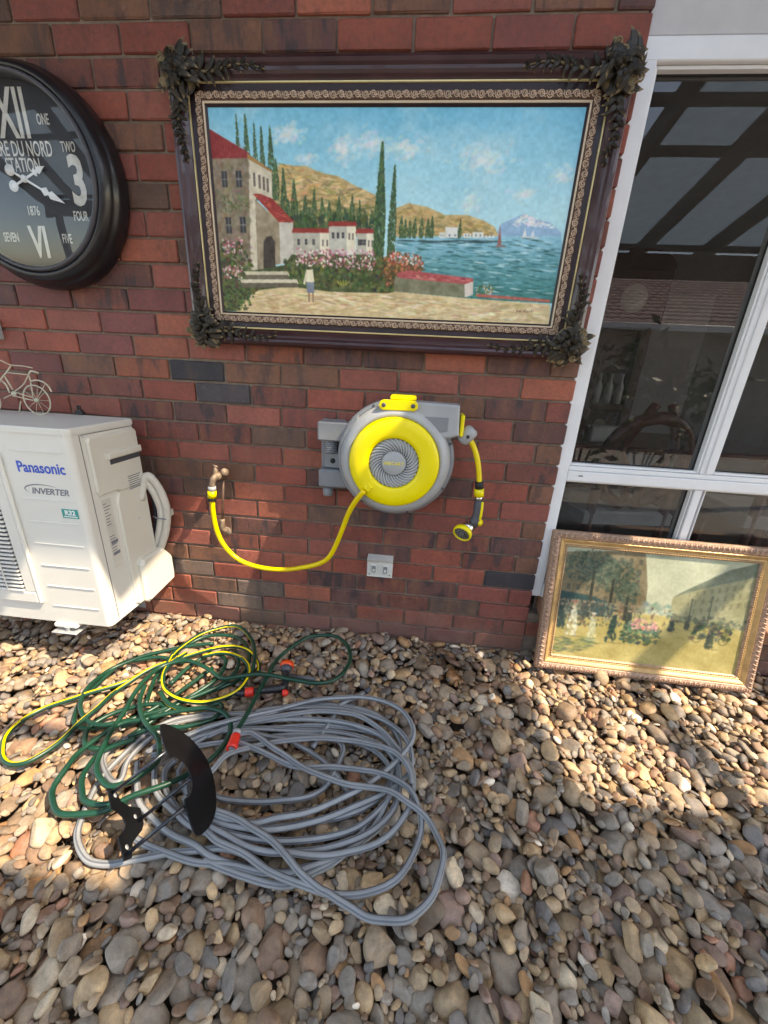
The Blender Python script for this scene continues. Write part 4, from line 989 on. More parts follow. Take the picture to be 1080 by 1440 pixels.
# framed street print leaning on the wall
def paint_street():
    W_, H_ = 360, 230; p = Painter(W_, H_, 11); t = p.Y/H_; u = p.X/W_
    P = lambda q: [(a*W_, b*H_) for a, b in q]
    p.a = np.array([196, 190, 166.])+(p.fbm(5, 4, 5)-0.5)[..., None]*np.array([40, 36, 34])
    hz = 0.52
    m = np.clip((t-hz)*40, 0, 1); p.lay(m, (186, 160, 98)); p.a += (m*(p.fbm(12, 14, 5)-0.5))[..., None]*np.array([50, 48, 40])
    # buildings in hazy perspective, right then left
    p.poly(P([(0.60, 0.55), (0.60, 0.36), (0.76, 0.24), (1.0, 0.10), (1.0, 0.60)]), (158, 146, 112), 12); p.poly(P([(0.60, 0.36), (0.66, 0.29), (0.86, 0.08), (1.0, 0.0), (1.0, 0.12), (0.78, 0.24)]), (112, 112, 96), 10)
    for k in range(9):
        x = 0.68+0.036*k; s = 0.6+k*0.09
        for j in range(3): p.poly(P([(x, 0.30+0.08*j-0.016*k+0.01), (x+0.013*s, 0.30+0.08*j-0.017*k+0.008), (x+0.013*s, 0.345+0.08*j-0.015*k), (x, 0.347+0.08*j-0.014*k)]), (120, 108, 84), 8, 0.7)
    p.poly(P([(0.0, 0.60), (0.0, 0.05), (0.30, 0.0), (0.42, 0.0), (0.46, 0.30), (0.47, 0.53)]), (128, 106, 84), 18)
    for k in range(8):
        for j in range(5): x = 0.03+0.052*k; p.poly(P([(x, 0.06+0.09*j), (x+0.02, 0.06+0.09*j), (x+0.02, 0.11+0.09*j), (x, 0.11+0.09*j)]), (74, 70, 66), 8, 0.7)
    p.poly(P([(0.0, 0.62), (0.0, 0.40), (0.16, 0.42), (0.30, 0.48), (0.30, 0.60)]), (48, 66, 70), 10)
    p.cloud(P([(0.42, 0.52), (0.46, 0.42), (0.60, 0.44), (0.62, 0.53)]), [(140, 150, 138), (120, 134, 128)], 60, 5, 4, 0.5, 1)
    # trees
    for (cx, cy, rx, ry, n) in ((0.14, 0.16, 0.15, 0.15, 420), (0.28, 0.22, 0.13, 0.15, 380), (0.36, 0.36, 0.07, 0.10, 160)):
        for _ in range(n): a = p.r.uniform(0, 6.28); q = p.r.random()**0.6; p.dab((cx+rx*q*math.cos(a))*W_, (cy+ry*q*math.sin(a))*H_, 3.4, 2.6, [(58, 68, 62), (76, 84, 72), (44, 54, 52), (96, 100, 84)][p.r.integers(4)], p.r.uniform(0, 3), 0.6)
    for x, y in ((0.16, 0.2), (0.27, 0.25), (0.36, 0.4)): p.poly(P([(x, y), (x+0.013, y), (x+0.018, 0.62), (x-0.004, 0.62)]), (50, 46, 42), 6)
    # a loose crowd under the trees and far down the road
    for _ in range(70):
        x = abs(p.r.normal(0.0, 0.24)); yb = 0.60+p.r.random()*0.12+0.1*max(0, 0.3-x); hh = 0.10+0.16*(yb-0.56)/0.2; c = np.array([(58, 66, 66), (92, 82, 72), (130, 116, 96), (46, 52, 54), (150, 138, 116), (104, 66, 60)][p.r.integers(6)], float)
        for k in range(10): p.dab((x+p.r.normal(0, hh*.06))*W_, (yb-hh*p.r.random())*H_, 2.4, 3.6, c*p.r.uniform(.8, 1.2), 0, 0.55)
        p.dab(x*W_, (yb-hh*1.02)*H_, 2, 2.2, (158, 128, 106), 0, 0.7)
    # blurred passers-by, planters of flowers, a far wagon
    def person(x, yb, h, c, hat):
        c = np.array(c, float)
        for k in range(70):
            t = p.r.random(); wd = h*(0.055+0.115*t**1.6)*(0.8 if t > 0.97 else 1); p.dab((x+p.r.uniform(-1, 1)*wd*0.6)*W_, (yb-h*0.74*(1-t))*H_, 3.0, 4.6, c*p.r.uniform(0.72, 1.18), p.r.normal(0, 0.3), 0.6)
        p.dab(x*W_, (yb-h*.80)*H_, h*W_*0.036, h*H_*0.075, (170, 136, 112), 0, .9); p.dab(x*W_, (yb-h*.87)*H_, h*W_*.06, h*H_*.045, hat, 0, .85)
        p.dab((x+h*.1)*W_, (yb+0.01)*H_, h*W_*0.2, 1.8, (112, 96, 62), 0, 0.5)
    for (x, yb, h, c, hat) in ((0.09, 0.80, 0.36, (214, 204, 182), (150, 90, 84)), (0.20, 0.84, 0.30, (206, 196, 160), (216, 206, 186)), (0.31, 0.82, 0.33, (40, 56, 58), (52, 50, 48)), (0.62, 0.66, 0.17, (52, 54, 52), (60, 56, 50)),
                               (0.83, 0.78, 0.24, (54, 58, 54), (50, 50, 48)), (0.02, 0.74, 0.28, (46, 58, 62), (50, 50, 50)), (0.70, 0.63, 0.12, (70, 66, 58), (60, 56, 50)), (0.39, 0.70, 0.22, (60, 60, 58), (48, 48, 48))): person(x, yb, h, c, hat)
    p.cloud(P([(0.36, 0.82), (0.36, 0.68), (0.57, 0.68), (0.56, 0.81)]), [(66, 82, 72), (50, 62, 58), (88, 84, 64)], 120, 5, 3, 0.7, 0.4)
    p.cloud(P([(0.36, 0.72), (0.38, 0.62), (0.55, 0.62), (0.57, 0.72)]), [(88, 110, 86), (60, 84, 72), (120, 132, 104)], 90, 4, 3, 0.8, 1)
    p.cloud(P([(0.40, 0.68), (0.42, 0.59), (0.54, 0.59), (0.55, 0.68)]), [(204, 130, 126), (222, 168, 156), (186, 104, 104)], 60, 3.4, 3, 0.85, 1)
    p.cloud(P([(0.73, 0.71), (0.74, 0.56), (0.90, 0.54), (0.96, 0.70)]), [(58, 60, 54), (74, 70, 58), (104, 92, 70), (44, 48, 46)], 90, 5, 4, 0.7, 0.8); p.cloud(P([(0.58, 0.57), (0.6, 0.51), (1.0, 0.50), (1.0, 0.60)]), [(92, 90, 76), (120, 110, 84), (70, 74, 68)], 120, 3, 3.4, 0.6, 0.4)
    for x in (0.76, 0.90): 
        for k in range(20): a = k*0.314; p.dab((x+0.022*math.cos(a))*W_, (0.71+0.034*math.sin(a))*H_, 1.2, 1.2, (60, 52, 44), 0, 0.9)
    for x, yt in ((0.80, 0.33), (0.70, 0.37)): p.poly(P([(x, yt), (x+0.005, yt), (x+0.006, 0.58), (x-0.001, 0.58)]), (84, 80, 68), 4); p.dab((x+0.002)*W_, yt*H_, 3, 4.5, (96, 94, 80), 0, .9)
    p.cloud(P([(0.0, 0.98), (0.0, 0.84), (0.20, 0.80), (0.24, 0.86), (0.1, 0.98)]), [(96, 104, 78), (84, 92, 74), (130, 124, 86)], 80, 9, 2.2, 0.5, 0.2)
    for _ in range(2): p.a[1:-1, 1:-1] = (p.a[1:-1, 1:-1]*2+p.a[:-2, 1:-1]+p.a[2:, 1:-1]+p.a[1:-1, :-2]+p.a[1:-1, 2:])/6
    p.a = p.a*0.82+np.array([12, 20, 16.])+((p.fbm(6, 5, 4)-0.5)*36)[..., None]; p.a += ((p.fbm(90, 60, 3)-0.5)*22)[..., None]
    return p
SA = onz(752, 938, 0.014); SB = onz(1058, 975, 0.014)
SW_, SH_ = 0.918, 0.645
bl_ = Vector(SA); ux = Vector(SB-SA).normalized()
tl_ = Vector(onwall(771, 744, -0.004)); uz = (tl_-bl_); uz = (uz-ux*uz.dot(ux)).normalized(); uy = uz.cross(ux)      # uy points into the wall
SM = Matrix.Identity(4)
for i in range(3): SM[i][0] = ux[i]; SM[i][1] = uy[i]; SM[i][2] = uz[i]; SM[i][3] = bl_[i]
st = thing('street_print', 'gold framed print of an old street scene leaning below the window', 'picture'); st.matrix_world = SM
frame_rails(st, 'outer_rail', 0, SW_, 0, SH_, [(0, -0.026), (0, 0.000), (0.004, 0.006), (0.020, 0.009), (0.030, 0.006), (0.0345, 0.001), (0.0345, -0.026)], M['rosegold'])
frame_rails(st, 'gilt_rail', 0.0347, SW_-0.0347, 0.0347, SH_-0.0347, [(0, -0.026), (0, 0.003), (0.003, 0.0055), (0.008, 0.003), (0.018, -0.005), (0.023, -0.004), (0.026, -0.007), (0.026, -0.026)], M['oldgold'], smooth=False)
frame_rails(st, 'inner_rail', 0.0609, SW_-0.0609, 0.0609, SH_-0.0609, [(0, -0.026), (0, -0.006), (0.004, -0.005), (0.009, -0.011), (0.009, -0.026)], M['rosegold'])
cm = MB()
for q, (i, c, t, l) in enumerate(along(0, SW_, 0, SH_, 0.016, 0.021)):
    nn = np.array([-t[1], t[0]]); a = c-nn*0.010-t*0.006; b = c+nn*0.010+t*0.006
    cm.tube([(a[0], -0.004, a[1]), ((a[0]+b[0])/2, -0.009, (a[1]+b[1])/2), (b[0], -0.005, b[1])], [0.003, 0.0062, 0.003], 6)
    cm.tube([(c[0]+t[0]*.0105-nn[0]*.008, -0.006, c[1]+t[1]*.0105-nn[1]*.008), (c[0]+t[0]*.0105, -0.010, c[1]+t[1]*.0105)], [0.002, 0.0034], 5)
cm.build('carved_leaf_edge', M['rosegold'], st)
bd = MB()
for q, (i, c, t, l) in enumerate(along(0, SW_, 0, SH_, 0.0638, 0.011)): bd.tube([(c[0]-t[0]*.004, -0.0, c[1]-t[1]*.004), (c[0]+t[0]*.004, -0.0, c[1]+t[1]*.004)], 0.0022, 5)
for i in range(len(bd.v)): bd.v[i] = (bd.v[i][0], bd.v[i][1]+0.0045, bd.v[i][2])
bd.build('beaded_edge', M['oldgold'], st)
MB().box((0.02, 0.018, 0.02), (SW_-0.02, 0.025, SH_-0.02)).build('backing_board', M['timber'], st)
paint_street().mesh('print', M['print'], 0.0695, SW_-0.0695, 0.0695, SH_-0.0695, 0.0135, st)

# ---------------------------------------------------------------- wall clock
ck = thing('wall_clock', 'large round black station clock with white numerals hanging on the brick wall', 'clock', (-2.046, 0.0, 1.83))
cz = lambda h: FACE(0, -h, 0) @ Matrix.Diagonal((1, 1, 1.36, 1))
MB().lathe([(0.318, 0.0), (0.333, 0.006), (0.335, 0.018), (0.331, 0.026), (0.333, 0.034), (0.326, 0.046), (0.322, 0.048), (0.321, 0.056), (0.312, 0.068), (0.305, 0.073), (0.298, 0.076), (0.290, 0.075), (0.287, 0.070)], 96, cz(0.001)).build('rim', M['clock_rim'], ck)
MB().lathe([(0.2865, 0.069), (0.286, 0.078), (0.281, 0.082), (0.275, 0.080), (0.272, 0.074), (0.272, 0.05)], 96, cz(0.001)).build('bezel', M['dark_grey'], ck)
MB().lathe([(0.0, 0.052), (0.2715, 0.052)], 64, cz(0.0), smooth=False).build('dial', M['clock_dial'], ck)
MB().lathe([(0.2725, 0.0765), (0.18, 0.083), (0.09, 0.0855), (0.0, 0.086)], 64, cz(0.0)).build('glass', M['glass_clock'], ck)
def ct(txt, x, z, size, sx=0.62, bold=0.0): return text_part('numeral', txt, size, FACE(x+2.046, -0.0722, z-1.83), M['clock_ink'], ck, sx, 0.0003, bold=bold)
ct('XII', -2.046, 2.005, 0.185, 0.52, 0.004); ct('3', -1.852, 1.822, 0.195, 0.66, 0.006); ct('VI', -2.046, 1.638, 0.136, 0.60, 0.004); ct('9', -2.24, 1.822, 0.195, 0.66, 0.006)
for tx, x, z in (('ONE', -1.938, 1.995), ('TWO', -1.865, 1.922), ('FOUR', -1.865, 1.725), ('FIVE', -1.935, 1.655), ('SEVEN', -2.157, 1.655), ('EIGHT', -2.227, 1.725), ('TEN', -2.227, 1.922), ('ELEVEN', -2.154, 1.995)): ct(tx, x, z, 0.041, 0.52, 0.0006)
ct('GARE DU NORD', -2.046, 1.915, 0.060, 0.54, 0.0006); ct('STATION', -2.046, 1.870, 0.056, 0.56, 0.0006); ct('1876', -2.046, 1.738, 0.040, 0.62, 0.0005)
def hand(name, ang, L, tail, w, y):
    pts = [(0, -0.004), (L*0.42, -0.003), (L*0.52, -w), (L*0.60, -w*0.3), (L*0.66, -w*0.9), (L, 0), (L*0.66, w*0.9), (L*0.60, w*0.3), (L*0.52, w), (L*0.42, 0.003), (0, 0.004), (-tail, 0.003), (-tail, -0.003)]
    Mh = FACE(0, -y, 0) @ Matrix.Rotation(ang, 4, 'Z'); mb = MB().prism(pts, 0, 0.0012, Mh)
    mb.lathe([(0.0, 0.0018), (0.017, 0.0018), (0.017, 0)], 20, Mh @ Matrix.Translation((-tail-0.012, 0, 0))); mb.lathe([(0.0, 0.002), (0.011, 0.002), (0.011, 0)], 16, Mh)
    mb.build(name, M['white_ink'], ck)
hand('minute_hand', math.radians(-27), 0.155, 0.04, 0.014, 0.0815); hand('hour_hand', math.radians(24), 0.092, 0.04, 0.013, 0.078)
# ---------------------------------------------------------------- hose reel
RC = (-0.684, 0.0, 0.932)
reel = thing('hose_reel', 'grey and yellow retractable hose reel mounted on the brick wall', 'hose reel', RC)
def rl(x, y, Y): w = onwall(x, y, Y); return (w[0]-RC[0], w[1], w[2]-RC[2])
F0 = FACE(0, 0, 0)
br = MB()
for a, b in (((-0.32, 0.0, -0.166), (-0.215, -0.03, 0.128)), ((-0.319, -0.031, 0.050), (-0.13, -0.095, 0.127)), ((-0.318, -0.031, -0.145), (-0.13, -0.090, -0.070)), ((-0.300, -0.031, -0.069), (-0.225, -0.066, 0.0))): br.box(a, b, 0.006)
br.build('mounting_bracket', M['grey_plastic'], reel)
hb = MB()
for i in range(6): hb.lathe([(0.0, 0.0), (0.026, 0.0), (0.030, 0.002), (0.030, 0.006), (0.026, 0.0082), (0, 0.0082)], 20, Matrix.Translation((-0.272, -0.058, 0.0005+i*0.0083)))
hb.build('ribbed_hinge', M['grey_plastic'], reel)
MB().lathe([(0.0, 0.0), (0.019, 0.0), (0.022, 0.004), (0.022, 0.04), (0, 0.04)], 20, Matrix.Translation((-0.285, -0.055, -0.190))).build('hinge_pin', M['grey_plastic'], reel)
MB().lathe([(0.0, 0.001), (0.011, 0.001), (0.011, 0)], 16, FACE(-0.262, -0.066, -0.035)).build('bolt_hole', M['black_rubber'], reel)
MB().lathe([(0.0, 0.052), (0.19, 0.052), (0.216, 0.058), (0.228, 0.070), (0.2315, 0.085), (0.2315, 0.108), (0.227, 0.119), (0.219, 0.124), (0.2145, 0.123)], 96, F0).build('rear_shell', M['grey_plastic'], reel)
MB().lathe([(0.2140, 0.110), (0.2140, 0.138), (0.209, 0.154), (0.199, 0.168), (0.186, 0.177), (0.1735, 0.180), (0.172, 0.176)], 96, F0).build('front_shell', M['light_grey'], reel)
# crescent flange on the left of the shell
cres = [(0.222*math.cos(a), 0.222*math.sin(a)) for a in np.linspace(math.radians(132), math.radians(232), 24)]+[(0.186*math.cos(a), 0.186*math.sin(a)) for a in np.linspace(math.radians(222), math.radians(140), 20)]
MB().prism(cres, 0.124, 0.150, F0, 0, 0.004).build('side_flange', M['grey_plastic'], reel)
MB().lathe([(0.171, 0.170), (0.171, 0.187), (0.168, 0.194), (0.160, 0.199), (0.140, 0.203), (0.112, 0.2035), (0.100, 0.201), (0.0955, 0.196), (0.094, 0.186)], 96, F0).build('yellow_front_ring', M['yellow'], reel)
gr = MB(); gr.lathe([(0.0, 0.180), (0.0938, 0.180)], 48, F0)
dish = gr.build('grille_dish', M['dark_grey'], reel)
for i in range(32):
    a0 = 2*math.pi*i/32; P = []
    for t in np.linspace(0, 1, 7):
        r_ = 0.046+t*0.0475; a = a0+0.62*t**1.2; P.append((r_*math.cos(a), -(0.186+0.006*math.sin(3.14*t)), r_*math.sin(a)))
    MB().tube(P, np.linspace(0.0032, 0.0064, 7), 8).build('fin', M['light_grey'], dish)
MB().lathe([(0.0, 0.197), (0.040, 0.1965), (0.0455, 0.193), (0.047, 0.184)], 40, F0).build('hub_cap', M['light_grey'], reel)
for a in (0.35, 1.2, 2.0, 3.3, 4.1, 5.0, 5.8): MB().lathe([(0.0, 0.0012), (0.0045, 0.0012), (0.0052, 0)], 10, FACE(0.2225*math.cos(a), -0.1245, 0.2225*math.sin(a))).build('screw', M['dark_grey'], reel)
MB().lathe([(0.2319, 0.094), (0.2327, 0.0955), (0.2327, 0.0975), (0.2319, 0.099)], 96, F0).build('mould_seam', M['dark_grey'], reel)
text_part('lettering', 'INECART', 0.0175, FACE(0, -0.1972, 0), M['yellow'], reel, 0.95, 0.0004, bold=0.0003, space=1.15)
oh = [(-0.075, 0.205), (-0.02, 0.224), (0.06, 0.226), (0.226, 0.222), (0.234, 0.112), (0.200, 0.100), (0.10, 0.10), (0.0, 0.14)]
MB().prism(oh, 0.05, 0.160, F0, 0, 0.008).build('outlet_housing', M['light_grey'], reel)
MB().prism([(0.075, 0.176), (0.190, 0.176), (0.190, 0.128), (0.150, 0.118), (0.125, 0.150)], 0.160, 0.1635, F0, 0, 0.002).build('housing_panel', M['grey_plastic'], reel)
MB().box((0.236, -0.070, 0.108), (0.250, -0.150, 0.190), 0.005).build('outlet_guide', M['yellow'], reel)
# carrying handle
hx0, _, hz0 = rl(540, 569, -0.165); hx1, _, hz1 = rl(581, 571, -0.165)
pill = [(hx0+0.018*math.cos(a), hz0+0.018*math.sin(a)) for a in np.linspace(math.pi/2, 1.5*math.pi, 12)]+[(hx1+0.018*math.cos(a), hz1+0.018*math.sin(a)) for a in np.linspace(-math.pi/2, math.pi/2, 12)]
MB().prism(pill, 0.160, 0.176, F0, 0, 0.003).build('handle_plate', M['yellow'], reel)
MB().box((hx0+0.02, -0.07, 0.226), (hx1+0.01, -0.158, 0.246), 0.006).build('carry_handle', M['yellow'], reel)
for x, z in ((hx0, hz0), (hx1, hz1)): MB().lathe([(0.0, 0.002), (0.007, 0.002), (0.008, 0)], 14, FACE(x, -0.176, z)).build('screw', M['dark_grey'], reel)
b0 = Vector(rl(657, 612, -0.11)); d0 = Vector((0.55, 0, -0.55)).normalized()
MB().lathe([(0.0, -0.034), (0.018, -0.034), (0.027, -0.026), (0.029, 0.0), (0.027, 0.026), (0.018, 0.034), (0, 0.034)], 24, axis_m(b0, (0.62, -0.1, 0.75))).build('hose_stopper', M['light_grey'], reel)
MB().box(tuple(b0+Vector((-0.006, -0.0305, -0.008))), tuple(b0+Vector((0.006, -0.026, 0.004))), 0.001).build('stopper_clip', M['black_rubber'], reel)
MB().tube(spline([rl(647, 603, -0.11), rl(655, 610, -0.11), rl(665, 626, -0.112), rl(671, 645, -0.115), rl(673.5, 665, -0.118), rl(674, 683, -0.12)], 8), 0.0105, 12).build('outlet_hose', M['yellow_hose'], reel)
MB().prism([(-0.012, -0.012), (0.016, -0.012), (0.016, 0.012), (-0.012, 0.012)], 0.197, 0.212, FACE(rl(518, 686, -0.2)[0], 0, rl(518, 686, -0.2)[2]) @ Matrix.Rotation(math.radians(50), 4, 'Z'), 0, 0.003).build('inlet_socket', M['yellow'], reel)

nz = thing('spray_nozzle', 'grey and yellow spray nozzle hanging from the reel hose', 'spray nozzle', tuple(onwall(673, 690, -0.12)))
nl = lambda x, y, Y=-0.12: Vector(onwall(x, y, Y))-Vector(onwall(673, 690, -0.12))
def seg(name, a, b, r0, r1, mat, n=16, mid=None):
    P = [a, b] if mid is None else [a, (a+b)/2, b]; R = [r0, r1] if mid is None else [r0, mid, r1]
    MB().tube([tuple(q) for q in P], R, n).build(name, M[mat], nz)
seg('collar', nl(674, 677), nl(674, 687), 0.0165, 0.0165, 'black_rubber')
seg('connector', nl(674, 687.3), nl(673.5, 697.5), 0.019, 0.0195, 'yellow'); seg('swivel', nl(673.5, 697.8), nl(673, 703), 0.015, 0.014, 'chrome')
MB().tube([tuple(nl(673, 703.2)), tuple(nl(672.5, 712)), tuple(nl(671, 724)), tuple(nl(669, 732)), tuple(nl(664, 738, -0.125))], [0.0150, 0.0185, 0.0185, 0.021, 0.021], 14).build('handle', M['dark_grey'], nz)
MB().tube(spline([tuple(nl(678.5, 706, -0.13)), tuple(nl(677.5, 716, -0.135)), tuple(nl(675.5, 727, -0.135)), tuple(nl(673, 733, -0.13))], 5), 0.0055, 8).build('trigger', M['yellow'], nz)
kb = nl(673.5, 734.5, -0.125); MB().lathe([(0.0, 0.012), (0.013, 0.010), (0.015, -0.01), (0, -0.01)], 18, axis_m(kb, (0.6, -0.7, 0.1))).build('flow_knob', M['yellow'], nz)
hd = nl(650.5, 749, -0.155); hdir = Vector((-0.42, -0.78, -0.42))
MB().tube([tuple(nl(664, 738, -0.125)), tuple(hd-hdir.normalized()*0.012)], [0.020, 0.030], 16).build('neck', M['chrome'], nz)
Mh = axis_m(hd, hdir)
MB().lathe([(0.026, -0.016), (0.036, -0.012), (0.0395, 0.0), (0.038, 0.010), (0.033, 0.012), (0.032, 0.006)], 32, Mh).build('head_ring', M['yellow'], nz)
MB().lathe([(0.0, 0.008), (0.012, 0.0075), (0.0125, 0.0055), (0.0315, 0.0055)], 28, Mh).build('spray_face', M['dark_grey'], nz); SF = nz.children[-1]
for ring, n in ((0.0065, 6), (0.019, 10), (0.027, 14)):
    for i in range(n):
        a = 6.283*i/n; MB().lathe([(0.0, 0.002), (0.0016, 0.0015), (0.0018, 0)], 6, Mh @ Matrix.Translation((ring*math.cos(a), ring*math.sin(a), 0.0075 if ring < 0.01 else 0.0055))).build('jet', M['light_grey'], SF)

# ---------------------------------------------------------------- garden tap with copper riser
tp0 = onwall(305, 672, -0.05)
tap = thing('garden_tap', 'weathered brass garden tap on a copper riser against the brick wall', 'tap', tuple(tp0))
tl = lambda x, y, Y: tuple(onwall(x, y, Y)-tp0)
MB().tube([tl(312, 668, 0.0), tl(311, 668, -0.012), tl(308, 668.5, -0.05), tl(304, 671, -0.085)], [0.024, 0.017, 0.015, 0.016], 14).build('body', M['brass'], tap)
MB().tube(spline([tl(306, 669, -0.065), tl(301, 672, -0.095), tl(298.5, 679, -0.10), tl(298, 687, -0.10)], 5), 0.0125, 12).build('spout', M['brass'], tap)
MB().tube([tl(303.5, 670, -0.072), tl(303, 662, -0.072), tl(302.5, 657, -0.072)], [0.014, 0.010, 0.006], 12).build('bonnet', M['brass'], tap)
MB().tube([tl(299, 654, -0.072), tl(302.5, 655.5, -0.072), tl(306, 657, -0.072)], [0.004, 0.0055, 0.004], 8).build('tee_handle', M['brass'], tap)
MB().lathe([(0.0, 0.01), (0.016, 0.008), (0.018, 0.0), (0.016, -0.01), (0, -0.01)], 14, axis_m(tl(316, 664, -0.045), (0.8, -0.5, 0.3))).build('check_valve', M['brass'], tap)
MB().tube([tl(314, 674, -0.022), tl(313.5, 700, -0.02), tl(312.5, 734, -0.018)], 0.0055, 10).build('riser_pipe', M['copper'], tap)
MB().tube(spline([tl(312.5, 730, -0.018), tl(313, 742, -0.02), tl(316, 746, -0.012), tl(318, 747, 0.004)], 5), 0.012, 12).build('elbow', M['brass'], tap)
fl = onwall(319, 747, -0.001)-tp0
MB().lathe([(0.0, 0.006), (0.016, 0.005), (0.022, 0.0), (0.022, -0.004)], 14, FACE(*fl)).build('mortar_patch', M['mortar'], tap)

sh0 = onwall(298, 700, -0.10)
sup = thing('supply_hose', 'short yellow hose sagging from the garden tap to the reel', 'hose', tuple(sh0))
sl = lambda x, y, Y: tuple(onwall(x, y, Y)-sh0)
pts = [sl(298.5, 702, -0.10), sl(300, 722, -0.10), sl(305, 746, -0.098), sl(314, 765, -0.095), sl(328, 781, -0.09), sl(346, 792, -0.09), sl(372, 799, -0.09), sl(400, 801, -0.095), sl(428, 797.5, -0.105), sl(450, 792, -0.115), sl(463, 783, -0.125), sl(473, 765, -0.135), sl(482, 743, -0.15), sl(490, 722, -0.17), sl(500, 705, -0.195), sl(512, 690, -0.212)]
MB().tube(spline(pts, 6), 0.0105, 12).build('hose', M['yellow_hose'], sup)
for nme, y0, y1, r, mt in (('tap_nut', 684, 690, 0.0165, 'light_grey'), ('connector', 690.3, 699.5, 0.0185, 'yellow'), ('rubber_ring', 699.8, 704, 0.0165, 'black_rubber')):
    MB().tube([sl(298, y0, -0.10), sl(298.3, y1, -0.10)], r, 16).build(nme, M[mt], sup)

# ---------------------------------------------------------------- power outlet
oc = onwall(535, 794, 0.0)
ol = thing('power_outlet', 'weathered white double power outlet low on the brick wall', 'outlet', tuple(oc))
MB().prism([(0.0, -0.046), (-0.030, -0.050), (-0.032, 0.026), (-0.050, 0.046), (0.0, 0.052)], -0.059, 0.059, axis_m((0, 0, 0), (1, 0, 0), (0, 1, 0)), 0, 0).build('housing', M['outlet'], ol)
for s in (-1, 1):
    MB().box((s*0.027-0.014, -0.031, -0.030), (s*0.027+0.014, -0.040, 0.018), 0.003).build('socket_shroud', M['outlet'], ol); SK = ol.children[-1]
    MB().box((s*0.027-0.009, -0.040, -0.022), (s*0.027+0.009, -0.0425, 0.012), 0.002).build('rocker_switch', M['grey_plastic'], SK)
    MB().box((s*0.027-0.005, -0.0424, -0.016), (s*0.027+0.005, -0.0436, -0.003), 0.001).build('switch_pad', M['outlet'], SK)
    MB().lathe([(0.0, 0.001), (0.003, 0.001), (0.0032, 0)], 10, FACE(s*0.048, -0.032, -0.036)).build('screw', M['dark_grey'], ol)

iso = onwall(4.5, 464, 0.0)
isb = thing('isolator_switch', 'grey isolator switch box on the brick wall below the clock', 'switch box', tuple(iso))
MB().box((-0.10, 0, -0.040), (0.0, -0.045, 0.040), 0.005).build('box', M['light_grey'], isb); MB().box((-0.07, -0.045, -0.018), (-0.035, -0.060, 0.018), 0.004).build('rotary_knob', M['dark_grey'], isb)

# ---------------------------------------------------------------- air conditioner
AX0, AX1, AY0, AY1, AZ0, AZ1 = -2.690, -1.800, -0.400, -0.070, 0.210, 1.020
ac = thing('air_conditioner', 'ivory outdoor air conditioner unit bracketed to the brick wall', 'air conditioner', (-2.245, -0.235, AZ0))
AI = Matrix.Translation((2.245, 0.235, -AZ0))
def ap(mb, name, mat, parent=None):
    o = mb.build(name, M[mat], parent or ac)
    if parent is None: o.matrix_parent_inverse = AI
    return o
def rounded(x0, x1, y0, y1, r, n=6):
    P = []
    for cx, cy, a0 in ((x1-r, y1-r, 0), (x0+r, y1-r, 90), (x0+r, y0+r, 180), (x1-r, y0+r, 270)):
        for k in range(n+1): a = math.radians(a0+90*k/n); P.append((cx+r*math.cos(a), cy+r*math.sin(a)))
    return P
ap(MB().prism(rounded(AX0, AX1, AY0, AY1, 0.022), AZ0, 0.998), 'cabinet', 'ac_white')
ap(MB().prism(rounded(AX0-0.004, AX1+0.004, AY0-0.004, AY1+0.002, 0.024), 0.9985, AZ1, None, 0, 0.004), 'top_lid', 'ac_white')
zf = lambda y, x=60: float(onwall(x/3.348, 490+y/3.348, AY0)[2])
for yy in (492, 715, 820, 922, 1022, 1117, 1207): ap(MB().box((-2.035, AY0-0.0030, zf(yy, 250)-0.0018), (-1.835, AY0+0.001, zf(yy, 250)+0.0018), 0.0008), 'press_line', 'ac_white')
# fan outlet: raised surround and slats
gx0, gx1, gz0, gz1 = -2.640, -2.072, 0.300, 0.920
ap(MB().box((gx1-0.014, AY0-0.012, gz0), (gx1, AY0+0.001, gz1), 0.004), 'grille_surround', 'ac_white'); ap(MB().box((gx0, AY0-0.012, gz0), (gx0+0.014, AY0+0.001, gz1), 0.004), 'grille_surround', 'ac_white')
ap(MB().box((gx0+0.0145, AY0-0.012, gz0), (gx1-0.0145, AY0+0.001, gz0+0.05), 0.004), 'grille_surround', 'ac_white'); ap(MB().box((gx0+0.0145, AY0-0.012, gz1-0.05), (gx1-0.0145, AY0+0.001, gz1), 0.004), 'grille_surround', 'ac_white')
ap(MB().box((gx1-0.060, AY0-0.010, gz0+0.0505), (gx1-0.0145, AY0+0.001, gz1-0.0505), 0.003), 'grille_border', 'ac_white')
fan = ap(MB().box((gx0+0.015, AY0-0.0025, gz0+0.051), (gx1-0.061, AY0+0.001, gz1-0.051)), 'fan_grille', 'dark_grey')
n_sl = 30
for i in range(n_sl):
    z = gz0+0.056+i*(gz1-gz0-0.112)/(n_sl-1); ap(MB().box((gx0+0.016, AY0-0.016, z-0.0042), (gx1-0.062, AY0-0.004, z+0.0042), 0.0018), 'slat', 'ac_white', fan)
for x in (-2.20, -2.35, -2.50): ap(MB().box((x-0.003, AY0-0.0185, gz0+0.052), (x+0.003, AY0-0.0162, gz1-0.052), 0.001), 'guard_bar', 'ac_white', fan)
TI = lambda x, z: FACE(x, AY0-0.0006, z)
def act(name, *a, **k): o = text_part(name, *a, **k); o.matrix_parent_inverse = AI; return o
act('logo', 'Panasonic', 0.056, TI(-1.930, 0.874), M['blue_ink'], ac, sx=0.84, bold=0.0012)
act('lettering', 'INVERTER', 0.033, TI(-1.918, 0.786), M['grey_ink'], ac, sx=1.0, bold=0.0006, shear=0.25)
